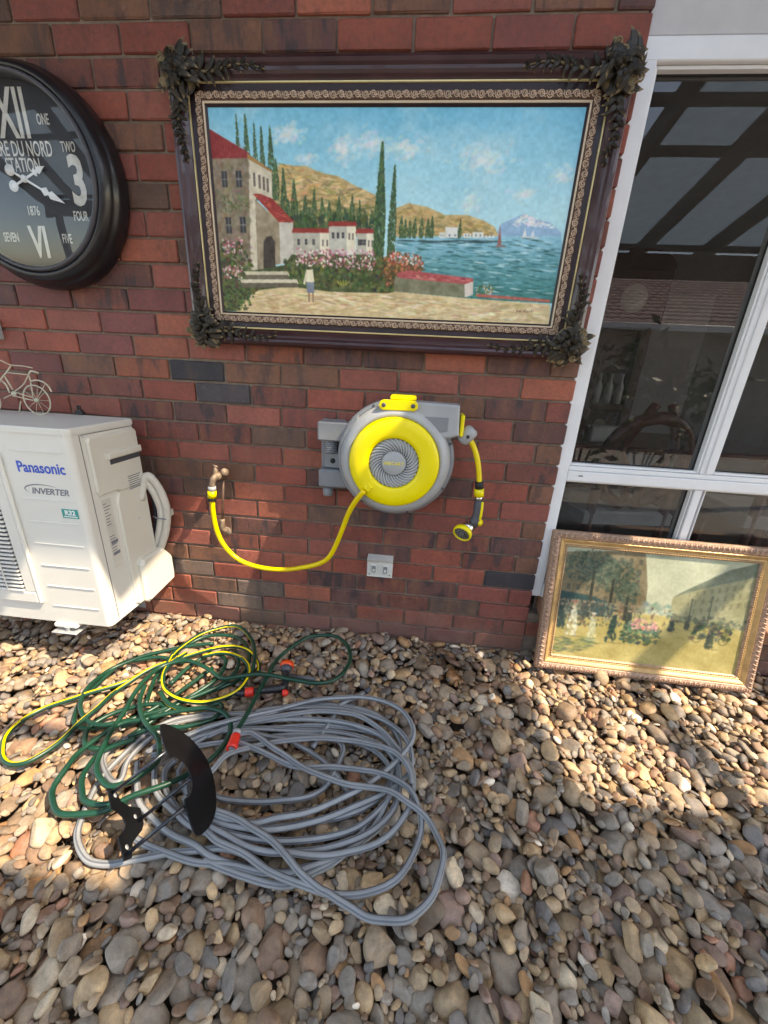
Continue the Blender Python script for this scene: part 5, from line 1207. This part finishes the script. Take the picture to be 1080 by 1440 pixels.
sw = MB(); arc = [(0.070*math.cos(a), 0.0, 0.020*math.sin(a)) for a in np.linspace(math.radians(25), math.radians(215), 20)]
V = []; F = []
for i, (x, y, z) in enumerate(arc):
    t = i/19; w = 0.0004+0.0022*math.sin(math.pi*t**1.5); n = Vector((x/0.07, 0, z/0.02)).normalized(); V += [(-1.945+x-n.x*w, AY0-0.0009, 0.792+z-n.z*w), (-1.945+x+n.x*w, AY0-0.0009, 0.792+z+n.z*w)]
F = [(2*i, 2*i+1, 2*i+3, 2*i+2) for i in range(19)]
ap(sw.add(V, F), 'swoosh', 'grey_ink')
ap(MB().box((-1.890, AY0-0.0012, 0.688), (-1.826, AY0+0.0005, 0.724), 0), 'refrigerant_sticker', 'teal')
act('lettering', 'R32', 0.026, FACE(-1.858, AY0-0.0016, 0.709), M['white_ink'], ac, sx=1.0, bold=0.0009)
ap(MB().box((-1.884, AY0-0.0016, 0.6925), (-1.832, AY0-0.0010, 0.6965), 0), 'sticker_line', 'white_ink')
# right-hand service cover
SX = lambda pts, x0, x1, bev=0.006: MB().prism(pts, x0, x1, axis_m((0, 0, 0), (1, 0, 0), (0, 1, 0)), 0, bev)
ap(SX([(-0.325, 0.755), (-0.335, 0.775), (-0.335, 0.965), (-0.325, 0.980), (-0.085, 0.980), (-0.078, 0.97), (-0.078, 0.745), (-0.225, 0.745), (-0.24, 0.755)], AX1-0.001, AX1+0.012, 0.006), 'upper_cover', 'ac')
ap(SX([(-0.265, 0.885), (-0.265, 0.912), (-0.080, 0.912), (-0.080, 0.885)], AX1+0.0115, AX1+0.026, 0.005), 'hand_grip', 'ac')
ap(SX([(-0.250, 0.862), (-0.250, 0.884), (-0.082, 0.884), (-0.082, 0.862)], AX1+0.0115, AX1+0.0128, 0.0003), 'grip_recess_shade', 'dark_grey')  # dark plate on the cover; shade below the grip put in as colour
ap(SX([(-0.235, 0.744), (-0.25, 0.70), (-0.25, 0.23), (-0.235, 0.215), (-0.075, 0.215), (-0.075, 0.744)], AX1-0.001, AX1+0.010, 0.005), 'lower_cover', 'ac')
ap(SX([(-0.200, 0.425), (-0.215, 0.40), (-0.215, 0.222), (-0.200, 0.206), (-0.010, 0.225), (-0.004, 0.26), (-0.004, 0.35), (-0.060, 0.42)], AX1+0.006, AX1+0.036, 0.012), 'valve_cover', 'ac')
ap(MB().box((AX1-0.004, AY0+0.046, 0.225), (AX1+0.0008, AY0+0.0485, 0.992)), 'panel_seam', 'dark_grey'); ap(MB().box((AX1-0.004, AY0+0.052, 0.990), (AX1+0.0008, -0.075, 0.9925)), 'panel_seam', 'dark_grey')
ap(SX([(-0.320, 0.44), (-0.320, 0.735), (-0.272, 0.735), (-0.272, 0.44)], AX1, AX1+0.0008, 0), 'rating_label', 'paper'); RL = ac.children[-1]
for i in range(20):
    z = 0.715-i*0.0125
    if 8 <= i <= 10 or i > 17: continue
    ap(MB().box((AX1+0.0008, -0.314, z), (AX1+0.0012, -0.314+random.uniform(0.014, 0.036), z+0.0035)), 'print_line', 'grey_ink', RL)
for z in (0.545, 0.495): ap(MB().box((AX1+0.0008, -0.312, z), (AX1+0.0013, -0.277, z+0.014)), 'print_bar', 'grey_ink', RL)
for i in range(7): ap(MB().box((AX1+0.0122, -0.175+0.004*(i % 2), 0.792-i*0.009), (AX1+0.0128, -0.100-0.006*(i % 3), 0.7955-i*0.009)), 'print_line', 'grey_ink')
for y, z in ((-0.34, 0.987), (-0.1, 0.99), (-0.15, 0.60), (-0.09, 0.735)): ap(MB().lathe([(0.0, 0.002), (0.004, 0.0016), (0.0045, 0)], 10, axis_m((AX1+(0.010 if 0.5 < z < 0.7 else 0.0), y, z), (1, 0, 0))), 'screw', 'galv')
pw = lambda x, y, Y: tuple(onwall(x, y, Y))
for k, off in enumerate((0, 1)):
    P = [(-1.80, -0.10-0.012*k, 0.70-0.03*k), pw(206-3*k, 669+6*k, -0.085), pw(219-5*k, 680+8*k, -0.07), pw(230-7*k, 700+6*k, -0.055), pw(235-8*k, 722, -0.05), pw(233-9*k, 748, -0.05), pw(225-9*k, 772, -0.055), pw(214-8*k, 792, -0.065), (-1.79, -0.07-0.01*k, 0.30)]
    ap(MB().tube(spline(P, 6), 0.0165, 12), 'refrigerant_pipe', 'pipe_white')
ap(MB().tube(spline([pw(205, 676, -0.06), pw(215, 700, -0.03), pw(220, 740, -0.03), pw(214, 780, -0.04)], 5), 0.009, 8), 'drain_tube', 'dark_grey')
for yy in (686, 728): q = onwall(231 if yy > 700 else 222, yy, -0.052); ap(MB().tube([tuple(q+np.array([-0.045, -0.012, 0.008])), tuple(q+np.array([-0.02, -0.022, 0.004])), tuple(q+np.array([0.018, -0.012, -0.002]))], 0.003, 6), 'cable_tie', 'grey_plastic')
q = onwall(242, 719, 0.0); ap(MB().box((q[0]-0.05, 0.0, q[2]-0.016), (q[0]+0.01, -0.035, q[2]+0.016), 0.004), 'pipe_clip', 'pipe_white')
for x in (-1.995, -2.50):
    arm = MB(); arm.box((x-0.020, -0.395, 0.150), (x+0.020, -0.002, 0.156), 0.001); arm.box((x-0.020, -0.395, 0.156), (x-0.015, -0.002, 0.186)); arm.box((x-0.03, -0.006, 0.02), (x+0.03, -0.001, 0.19))
    ap(arm, 'wall_bracket', 'galv'); ap(MB().box((x-0.016, -0.385, 0.157), (x+0.018, -0.33, 0.186), 0.004), 'rubber_mount', 'black_rubber'); ap(MB().box((x-0.016, -0.13, 0.157), (x+0.018, -0.08, 0.186), 0.004), 'rubber_mount', 'black_rubber')
    ap(MB().box((x-0.055, -0.412, 0.188), (x+0.048, -0.318, 0.2085), 0.006), 'foot', 'ac_white'); ap(MB().lathe([(0.0, 0.012), (0.009, 0.012), (0.009, 0.0), (0.016, 0.0), (0.016, -0.003), (0, -0.003)], 6, axis_m((x, -0.402, 0.186), (0, -0.5, -1))), 'bolt', 'galv')
    ap(MB().box((x-0.060, -0.425, 0.170), (x+0.052, -0.345, 0.1745), 0.002), 'bracket_plate', 'galv')

# ornamental bicycle on the lid
bz = AZ1+0.001; cpt = onz(52, 583, bz); YB = float(cpt[1])
bk0 = np.array([cpt[0], YB, bz])
bike = thing('bicycle_ornament', 'small cream wire bicycle ornament standing on the air conditioner', 'ornament', tuple(bk0))
bp = lambda x, y, dy=0.0: tuple(onwall(x/7.714, 490+y/7.714, YB)-bk0+np.array([0, dy, 0]))
def bt(name, pts, r=0.0022, curve=True, mat='cream_metal'): MB().tube(spline(pts, 5) if curve and len(pts) > 2 else pts, r, 7).build(name, M[mat], bike)
def wheel(cx):
    c = np.array(bp(cx, 560)); r = abs(c[2])-0.001; c[2] = r+0.001
    MB().tube([(c[0]+r*math.cos(a), c[1], c[2]+r*math.sin(a)) for a in np.linspace(0, 2*math.pi, 40, endpoint=False)], 0.0026, 7, closed=True).build('wheel', M['cream_metal'], bike); W = bike.children[-1]
    for k in range(10): a = k*math.pi/5; MB().tube([tuple(c), (c[0]+r*math.cos(a), c[1], c[2]+r*math.sin(a))], 0.0009, 5).build('spoke', M['cream_metal'], W)
    MB().lathe([(0.0, 0.006), (0.008, 0.006), (0.008, -0.006), (0, -0.006)], 12, FACE(*c)).build('hub', M['cream_metal'], W); return c
wheel(400); wheel(-110)
bt('top_tube', [bp(75, 262), bp(310, 285)]); bt('down_tube', [bp(50, 300), bp(140, 450)], 0.0028); bt('seat_tube', [bp(310, 285), bp(265, 375), bp(215, 425), bp(160, 465)])
bt('seat_stay', [bp(310, 290), bp(330, 350), bp(362, 545)]); bt('chain_stay', [bp(150, 470), bp(360, 535)]); bt('chain_stay', [bp(150, 515), bp(360, 565)]); bt('fork', [bp(120, 185), bp(70, 260), bp(0, 350), bp(-105, 555)], 0.0028)
bt('handlebar', [bp(10, 115, -0.02), bp(60, 140, -0.012), bp(120, 180), bp(215, 190, 0.012), bp(300, 212, 0.02)]); bt('saddle', [bp(312, 285), bp(330, 248), bp(365, 250), bp(415, 265)], 0.003)
bt('rear_mudguard', [bp(335, 352), bp(400, 345), bp(470, 365), bp(525, 410), bp(560, 470)], 0.003); bt('front_mudguard', [bp(20, 350), bp(70, 400), bp(105, 480)], 0.003); bt('carrier_stay', [bp(490, 385), bp(395, 555)], 0.0014)
bt('kickstand', [bp(250, 570, -0.01), bp(262, 690, -0.02)]); MB().lathe([(0.0, 0.002), (0.0105, 0.002), (0.0105, -0.002), (0, -0.002)], 18, FACE(*bp(150, 495))).build('chain_ring', M['cream_metal'], bike)
bt('pedal_crank', [bp(150, 495, -0.004), bp(55, 540, -0.006)], 0.0018)
# the front wheel holds a pale basket disc of light wire
cl0 = onz(113, 583, AZ1+0.001)
clip = thing('plastic_clip', 'small black plastic clip lying on the air conditioner lid', 'clip', tuple(cl0))
MB().box((-0.020, -0.012, 0.0), (0.020, 0.012, 0.009), 0.003).build('base', M['black_plastic'], clip)
MB().prism([(-0.018, 0.0), (0.018, 0.0), (0.009, 0.013), (-0.009, 0.013)], -0.007, 0.007, FACE(0, 0, 0.009)).build('shoulder', M['black_plastic'], clip)
for s in (-1, 1): MB().box((s*0.005-0.003, -0.004, 0.0225), (s*0.005+0.003, 0.004, 0.038), 0.0012).build('prong', M['black_plastic'], clip)

# ---------------------------------------------------------------- black hose hanger lying on the coil
hq = np.array([-1.283, -1.038, 0.146]); hL = np.array([-0.677, 0.644, 0.356]); hS = np.array([-0.145, -0.591, 0.794]); hN = np.array([0.722, 0.485, 0.493])
hang = thing('hose_hanger', 'black steel hose hanger with curved guard plate lying on the grey hose coil', 'hose hanger')
HM = Matrix.Identity(4)
for i in range(3): HM[i][0] = hL[i]; HM[i][1] = hS[i]; HM[i][2] = hN[i]; HM[i][3] = hq[i]
hang.matrix_world = HM; PL = {}
back = [(0.09, 0.009), (0.084, -0.018), (0.054, -0.027), (0.038, -0.055), (0.031, -0.096), (-0.011, -0.094), (-0.027, -0.081), (-0.052, -0.036), (-0.086, -0.021), (-0.089, 0.007), (-0.033, 0.010), (-0.02, -0.016), (-0.004, -0.027), (0.014, -0.021), (0.028, -0.007), (0.038, 0.012)]
MB().prism(back, -0.0015, 0.0015).build('back_plate', M['black_steel'], hang); PL['b'] = hang.children[-1]
guard = [(0.157, -0.01), (0.155, -0.074), (0.127, -0.139), (0.084, -0.18), (0.033, -0.197), (-0.031, -0.183), (-0.089, -0.148), (-0.127, -0.099), (-0.145, -0.05), (-0.149, -0.026), (-0.138, -0.008), (-0.097, -0.005), (-0.060, -0.010), (-0.054, -0.03), (-0.042, -0.052), (-0.014, -0.072), (0.016, -0.076), (0.041, -0.065), (0.058, -0.038), (0.062, -0.006), (0.1, 0.001)]
gs = spline([(x, y, 0) for x, y in guard], 3, True)
MB().prism([(p[0], p[1]) for p in gs], 0.1585, 0.1615).build('guard_plate', M['black_steel'], hang)
for (a, b) in ((0.077, -0.004), (-0.002, -0.077), (-0.077, -0.004)): MB().tube([(a, b, 0.0017), (a, b, 0.158)], 0.0048, 10).build('rod', M['blue_steel'], hang)
for (a, b) in ((0.070, -0.012), (0.010, -0.068), (-0.060, -0.012)): MB().lathe([(0.0, 0.0019), (0.0062, 0.0019), (0.0062, 0.0016)], 14).build('screw_hole', M['light_grey'], PL['b']).location = (a, b, 0)

# ---------------------------------------------------------------- hoses lying on the pebbles
hz_rng = np.random.default_rng(3)
def lay_px(pts, z, per=7, closed=False, wob=0.010):
    """photo points -> a hose resting on the stones (z = extra height for hose underneath)"""
    P = np.array([onz(x, y, 0.014+z) for x, y in pts]); S = spline(P, per, closed)
    ph = hz_rng.uniform(0, 6.28, 6); s = np.arange(len(S))
    S[:, 0] += 0.0022*np.sin(s*0.19+ph[3])+0.0016*np.sin(s*0.41+ph[4]); S[:, 1] += 0.0022*np.sin(s*0.17+ph[5])+0.0014*np.sin(s*0.37+ph[2])
    S[:, 2] += wob*(np.sin(s*0.11+ph[0])+0.6*np.sin(s*0.23+ph[1]))*0.5
    for i, p in enumerate(S): S[i, 2] = max(p[2], ground_h(p[0], p[1], 0.01)+0.007)
    k = np.ones(7)/7
    if len(S) > 20:
        z_ = np.pad(S[:, 2], 3, mode='edge'); S[:, 2] = np.convolve(z_, k, 'valid')
    return S
G = dict(
 g1=([(380, 1228), (345, 1203), (307, 1194), (258, 1199), (215, 1206), (174, 1213), (143, 1213), (121, 1204), (109, 1180), (114, 1153), (138, 1105), (170, 1066), (205, 1033), (240, 1012), (285, 1004), (336, 1006), (380, 998), (443, 990), (500, 996), (540, 1012), (562, 1045), (560, 1085), (535, 1115)], 0.006),
 g7=([(205, 1060), (240, 1040), (300, 1030), (340, 1024), (380, 1022), (416, 1021), (453, 1020), (487, 1023), (516, 1029), (538, 1040), (552, 1060), (553, 1085), (540, 1112), (515, 1133), (480, 1148), (430, 1158), (380, 1163), (330, 1156), (290, 1140), (262, 1115), (251, 1090), (258, 1072)], 0.010),
 l3=([(193, 1069), (192, 1095), (196, 1124), (208, 1146), (227, 1163), (254, 1180), (278, 1192), (307, 1209), (350, 1222), (400, 1227), (440, 1216), (475, 1203), (510, 1180), (535, 1150), (548, 1110), (545, 1075), (525, 1052), (490, 1040), (430, 1034), (370, 1036), (300, 1046), (250, 1056), (215, 1064)], 0.012),
 l4=([(217, 1076), (219, 1105), (232, 1129), (249, 1146), (270, 1163), (310, 1180), (360, 1192), (420, 1196), (470, 1190), (520, 1172), (552, 1140), (563, 1105), (556, 1070), (530, 1045), (480, 1030), (420, 1026), (350, 1024), (290, 1034), (245, 1052), (224, 1064)], 0.020),
 l5=([(246, 1069), (232, 1086), (232, 1110), (244, 1129), (258, 1144), (285, 1163), (330, 1178), (390, 1184), (450, 1178), (505, 1160), (540, 1132), (558, 1098), (556, 1062), (535, 1036), (490, 1018), (430, 1012), (370, 1014), (310, 1026), (265, 1050)], 0.022),
 l7=([(191, 1177), (215, 1192), (246, 1206), (283, 1216), (331, 1221), (370, 1225), (410, 1222), (450, 1212), (490, 1196), (530, 1168), (556, 1130)], 0.008),
 l8=([(290, 1214), (331, 1230), (365, 1239), (402, 1243), (430, 1236), (445, 1227), (477, 1208), (500, 1182), (520, 1150)], 0.004),
 l2=([(250, 1020), (225, 1030), (198, 1050), (179, 1074), (169, 1098), (157, 1098), (145, 1078), (148, 1060), (165, 1044), (200, 1030), (250, 1016), (310, 1008), (360, 1004)], 0.012),
 l9=([(285, 1100), (304, 1119), (346, 1124), (385, 1128), (419, 1126), (443, 1118), (462, 1102), (478, 1075), (482, 1052), (470, 1034)], 0.012),
 l10=([(353, 1031), (385, 1040), (410, 1044), (433, 1055), (455, 1072), (475, 1092), (488, 1112)], 0.012),
 g5=([(300, 1022), (340, 1014), (380, 1005), (409, 996), (443, 993), (477, 995), (511, 1002), (538, 1012), (560, 1028), (574, 1045), (578, 1067), (574, 1086), (560, 1099), (535, 1118), (497, 1135), (453, 1152), (404, 1163), (360, 1168), (310, 1158), (275, 1138), (262, 1110), (270, 1078)], 0.026),
 g6=([(290, 1034), (330, 1020), (380, 1010), (416, 1004), (453, 1000), (489, 1005), (516, 1013), (540, 1028), (556, 1046), (572, 1069), (582, 1096), (580, 1120), (572, 1145), (555, 1166), (526, 1186), (489, 1198), (453, 1202), (411, 1200), (380, 1198), (346, 1188), (317, 1176), (290, 1160), (270, 1135)], 0.034),
 g4=([(262, 1035), (300, 1022), (340, 1011), (380, 1000), (409, 990), (441, 984), (477, 981), (509, 981), (540, 988), (565, 1001), (579, 1021), (580, 1040), (567, 1060), (545, 1081), (518, 1101), (487, 1118), (441, 1140), (404, 1151), (380, 1154), (355, 1156), (331, 1152), (304, 1142), (280, 1122)], 0.040),
 g8=([(278, 1150), (272, 1120), (285, 1095), (302, 1079), (321, 1064), (346, 1053), (375, 1045), (409, 1040), (443, 1038), (472, 1039), (506, 1041), (535, 1050), (560, 1064), (574, 1081), (580, 1104)], 0.044),
 g3=([(262, 1120), (280, 1154), (297, 1175), (317, 1188), (346, 1203), (380, 1223), (416, 1242), (453, 1255), (484, 1260), (516, 1258), (550, 1242), (574, 1215), (588, 1179), (591, 1147), (582, 1120), (565, 1103), (538, 1089), (506, 1081), (472, 1079), (436, 1079), (408, 1074), (375, 1060), (353, 1050), (336, 1045)], 0.044),
 g2=([(285, 1132), (304, 1138), (336, 1149), (358, 1164), (380, 1183), (402, 1205), (423, 1227), (448, 1249), (460, 1255), (482, 1271), (506, 1283), (531, 1292), (555, 1294), (579, 1288), (601, 1271), (616, 1247), (623, 1213), (619, 1184), (608, 1159), (591, 1140), (569, 1125), (545, 1113), (511, 1106), (477, 1100), (448, 1090), (424, 1077), (402, 1062), (382, 1049), (366, 1037), (350, 1030), (330, 1034)], 0.056),
 tail=([(440, 1052), (455, 1030), (470, 1005), (480, 992), (505, 978), (518, 970)], 0.010))
gh = MB()
for key, (pts, z) in G.items():
    S = lay_px(pts, z); tw = hz_rng.integers(0, 14)
    gh.tube(S, 0.0088, 14, up=(0, 0, 1), face_mi=lambda i, k, tw=tw: 1 if (k+tw) % 14 in (0, 3, 7, 10) else 0)
gcen = onz(370, 1120, 0.0)
ghose = thing('grey_garden_hose', 'long grey garden hose heaped in a loose coil on the pebbles', 'hose', tuple(gcen)); gI = Matrix.Translation(tuple(-gcen))
def child_world(mb, name, mats, par, inv): o = mb.build(name, mats, par); o.matrix_parent_inverse = inv; return o
child_world(gh, 'hose', [M['grey_hose'], M['grey_hose_line']], ghose, gI)
child_world(MB().tube([tuple(onz(514, 973, 0.03)), tuple(onz(520, 968.5, 0.03))], 0.0105, 12), 'end_fitting', M['dark_grey'], ghose, gI)

E_ = dict(
 e9=([(190, 1040), (160, 1048), (137, 1060), (120, 1081), (113, 1103), (115, 1117), (125, 1127), (144, 1134), (180, 1128)], 0.030, 9),
 e6=([(260, 930), (225, 925), (192, 930), (168, 937), (140, 961), (115, 983), (105, 1004), (106, 1019), (125, 1024), (155, 1021), (190, 1012), (230, 990), (270, 960), (300, 940)], 0.006, 9),
 e7=([(250, 1000), (220, 990), (170, 1000), (130, 1020), (119, 1036), (120, 1050), (137, 1053), (164, 1045), (192, 1026), (225, 1005), (265, 985), (310, 965), (335, 940), (330, 915)], 0.018, 9),
 e3=([(205, 990), (220, 950), (240, 926), (259, 910), (288, 897), (317, 894), (338, 899), (348, 913), (349, 935), (330, 960), (290, 975), (250, 990), (210, 1010), (170, 1022)], 0.010, 9),
 e5=([(300, 905), (260, 909), (217, 918), (188, 927), (156, 939), (135, 956), (120, 973), (115, 995), (123, 1014), (144, 1020), (173, 1015), (200, 1004), (231, 995), (275, 975), (305, 955), (316, 930), (300, 920), (270, 935), (240, 962)], 0.022, 9),
 e1=([(363, 945), (363, 932), (353, 917), (336, 910), (312, 911), (288, 917), (255, 926), (226, 935), (200, 947), (176, 961), (154, 978), (135, 997), (115, 1016), (91, 1038), (62, 1060), (36, 1073), (14, 1074), (2, 1064), (5, 1045), (17, 1026), (38, 1009), (67, 995), (106, 983), (135, 973), (164, 962), (195, 948)], 0.024, 0),
 e10=([(225, 975), (238, 990), (262, 996), (290, 994), (308, 990), (311, 998), (303, 1008), (285, 1017), (255, 1024), (215, 1025), (180, 1035)], 0.030, 1),
 e2=([(262, 918), (245, 930), (233, 944), (228, 959), (236, 973), (255, 985), (283, 987), (312, 980), (336, 968), (349, 951), (348, 935), (336, 924), (312, 920), (285, 924)], 0.038, 0),
 e2b=([(224, 960), (236, 935), (250, 915), (276, 894), (302, 883), (326, 879), (343, 886), (354, 901), (358, 922), (354, 945), (340, 958)], 0.032, 1),
 e8=([(210, 1009), (175, 1016), (140, 1036), (115, 1057), (96, 1077), (79, 1101), (74, 1122), (79, 1139), (96, 1146), (125, 1144), (154, 1137), (174, 1127), (205, 1115), (234, 1103), (258, 1091), (275, 1080), (295, 1069), (314, 1047), (323, 1023), (316, 1006), (297, 998), (273, 997), (246, 999), (210, 1009)], 0.040, 9),
 e4=([(205, 966), (197, 985), (200, 1004), (209, 1024), (221, 1040), (224, 1060), (217, 1077), (200, 1091), (178, 1103), (154, 1107), (140, 1093), (137, 1077), (144, 1050), (156, 1026), (173, 1002), (190, 978), (207, 955), (222, 940), (241, 932), (264, 929), (288, 937), (305, 949), (319, 953), (355, 950), (384, 951), (413, 957), (442, 961), (464, 957), (483, 944), (493, 925), (488, 908), (473, 897), (456, 894), (432, 897), (408, 912), (389, 930), (375, 949), (363, 971), (351, 997), (339, 1021), (332, 1033)], 0.050, 9))
eh = MB()
for key, (pts, z, stripe) in E_.items():
    S = lay_px(pts, z); 
    if stripe == 9: eh.tube(S, 0.0082, 14, up=(0, 0, 1))
    else:
        off = {0: 0, 1: 12}[stripe]; ph = hz_rng.uniform(0, 6)
        eh.tube(S, 0.0082, 14, up=(0, 0, 1), face_mi=lambda i, k, off=off, ph=ph, s=stripe: 1 if (k+off+int(round((1.6 if s else 1.0)*math.sin(i*0.03+ph)))) % 14 in ((0, 13) if s == 0 else (0,)) else 0)
ecen = onz(220, 1000, 0.0)
ghs = thing('green_garden_hose', 'dark green garden hose with a yellow stripe tangled beside the air conditioner', 'hose', tuple(ecen)); eI = Matrix.Translation(tuple(-ecen))
child_world(eh, 'hose', [M['green_hose'], M['yellow_hose']], ghs, eI)
ca = Vector(onz(333, 1031, 0.075)); cb = Vector(onz(326, 1051, 0.075)); cd = (cb-ca)
child_world(MB().tube([tuple(ca-cd*0.15), tuple(ca+cd*0.12)], 0.0145, 16), 'lock_nut', M['light_grey'], ghs, eI)
Mc = axis_m(ca+cd*0.12, cd); Lc = cd.length
child_world(MB().lathe([(0.0, 0.0005), (0.0145, 0.0005), (0.0165, 0.006), (0.0160, 0.018), (0.0180, Lc*0.86), (0.0170, Lc), (0.0115, Lc), (0.0105, Lc*0.7)], 20, Mc), 'click_connector', M['red_orange'], ghs, eI)
child_world(MB().lathe([(0.0, Lc*0.72), (0.0060, Lc*0.72), (0.0060, Lc*0.93), (0.0095, Lc*0.95), (0.0104, Lc*0.75)], 16, Mc), 'connector_bore', M['light_grey'], ghs, eI)

# spray gun lying among the loops
sg0 = onz(385, 968, 0.0)
gun = thing('spray_gun', 'black spray gun with orange fittings lying beside the green hose', 'spray gun', tuple(sg0))
sp = lambda x, y, z=0.045: tuple(onz(x, y, z)-sg0)
def gunseg(name, pts, r, mat, n=14): MB().tube(pts, r, n).build(name, M[mat], gun)
gunseg('click_connector', [sp(345, 974), sp(347, 973.8), sp(355, 972.8), sp(357, 972.5)], [0.016, 0.0175, 0.0175, 0.0155], 'red_orange', 18)
gunseg('tail_piece', [sp(331, 975.5, 0.04), sp(338, 975), sp(344.6, 974.2)], [0.009, 0.014, 0.014], 'black_plastic')
gunseg('handle', spline([sp(357.5, 972.4), sp(368, 971), sp(380, 969.5), sp(391, 968.5), sp(400, 966)], 4), np.concatenate([np.linspace(0.0125, 0.0155, 9), np.linspace(0.0155, 0.018, 8)]), 'black_plastic')
gunseg('head_stem', spline([sp(396, 968), sp(401, 962), sp(402, 952, 0.05), sp(402, 944, 0.055)], 4), 0.0145, 'black_plastic')
gunseg('trigger_knob', [sp(397, 974.5), sp(401, 974.3), sp(405, 975)], [0.012, 0.0135, 0.007], 'red_orange')
gunseg('cone', [sp(402, 945, 0.055), sp(403, 939, 0.06)], [0.016, 0.026], 'dark_grey', 20)
gunseg('nozzle_ring', [sp(403, 938.8, 0.06), sp(403.5, 936.5, 0.062), sp(404.5, 932.5, 0.066)], [0.0275, 0.029, 0.0275], 'orange', 22)
gunseg('side_tube', [sp(408, 950, 0.02), sp(444, 955, 0.02)], 0.0085, 'grey_hose_line')
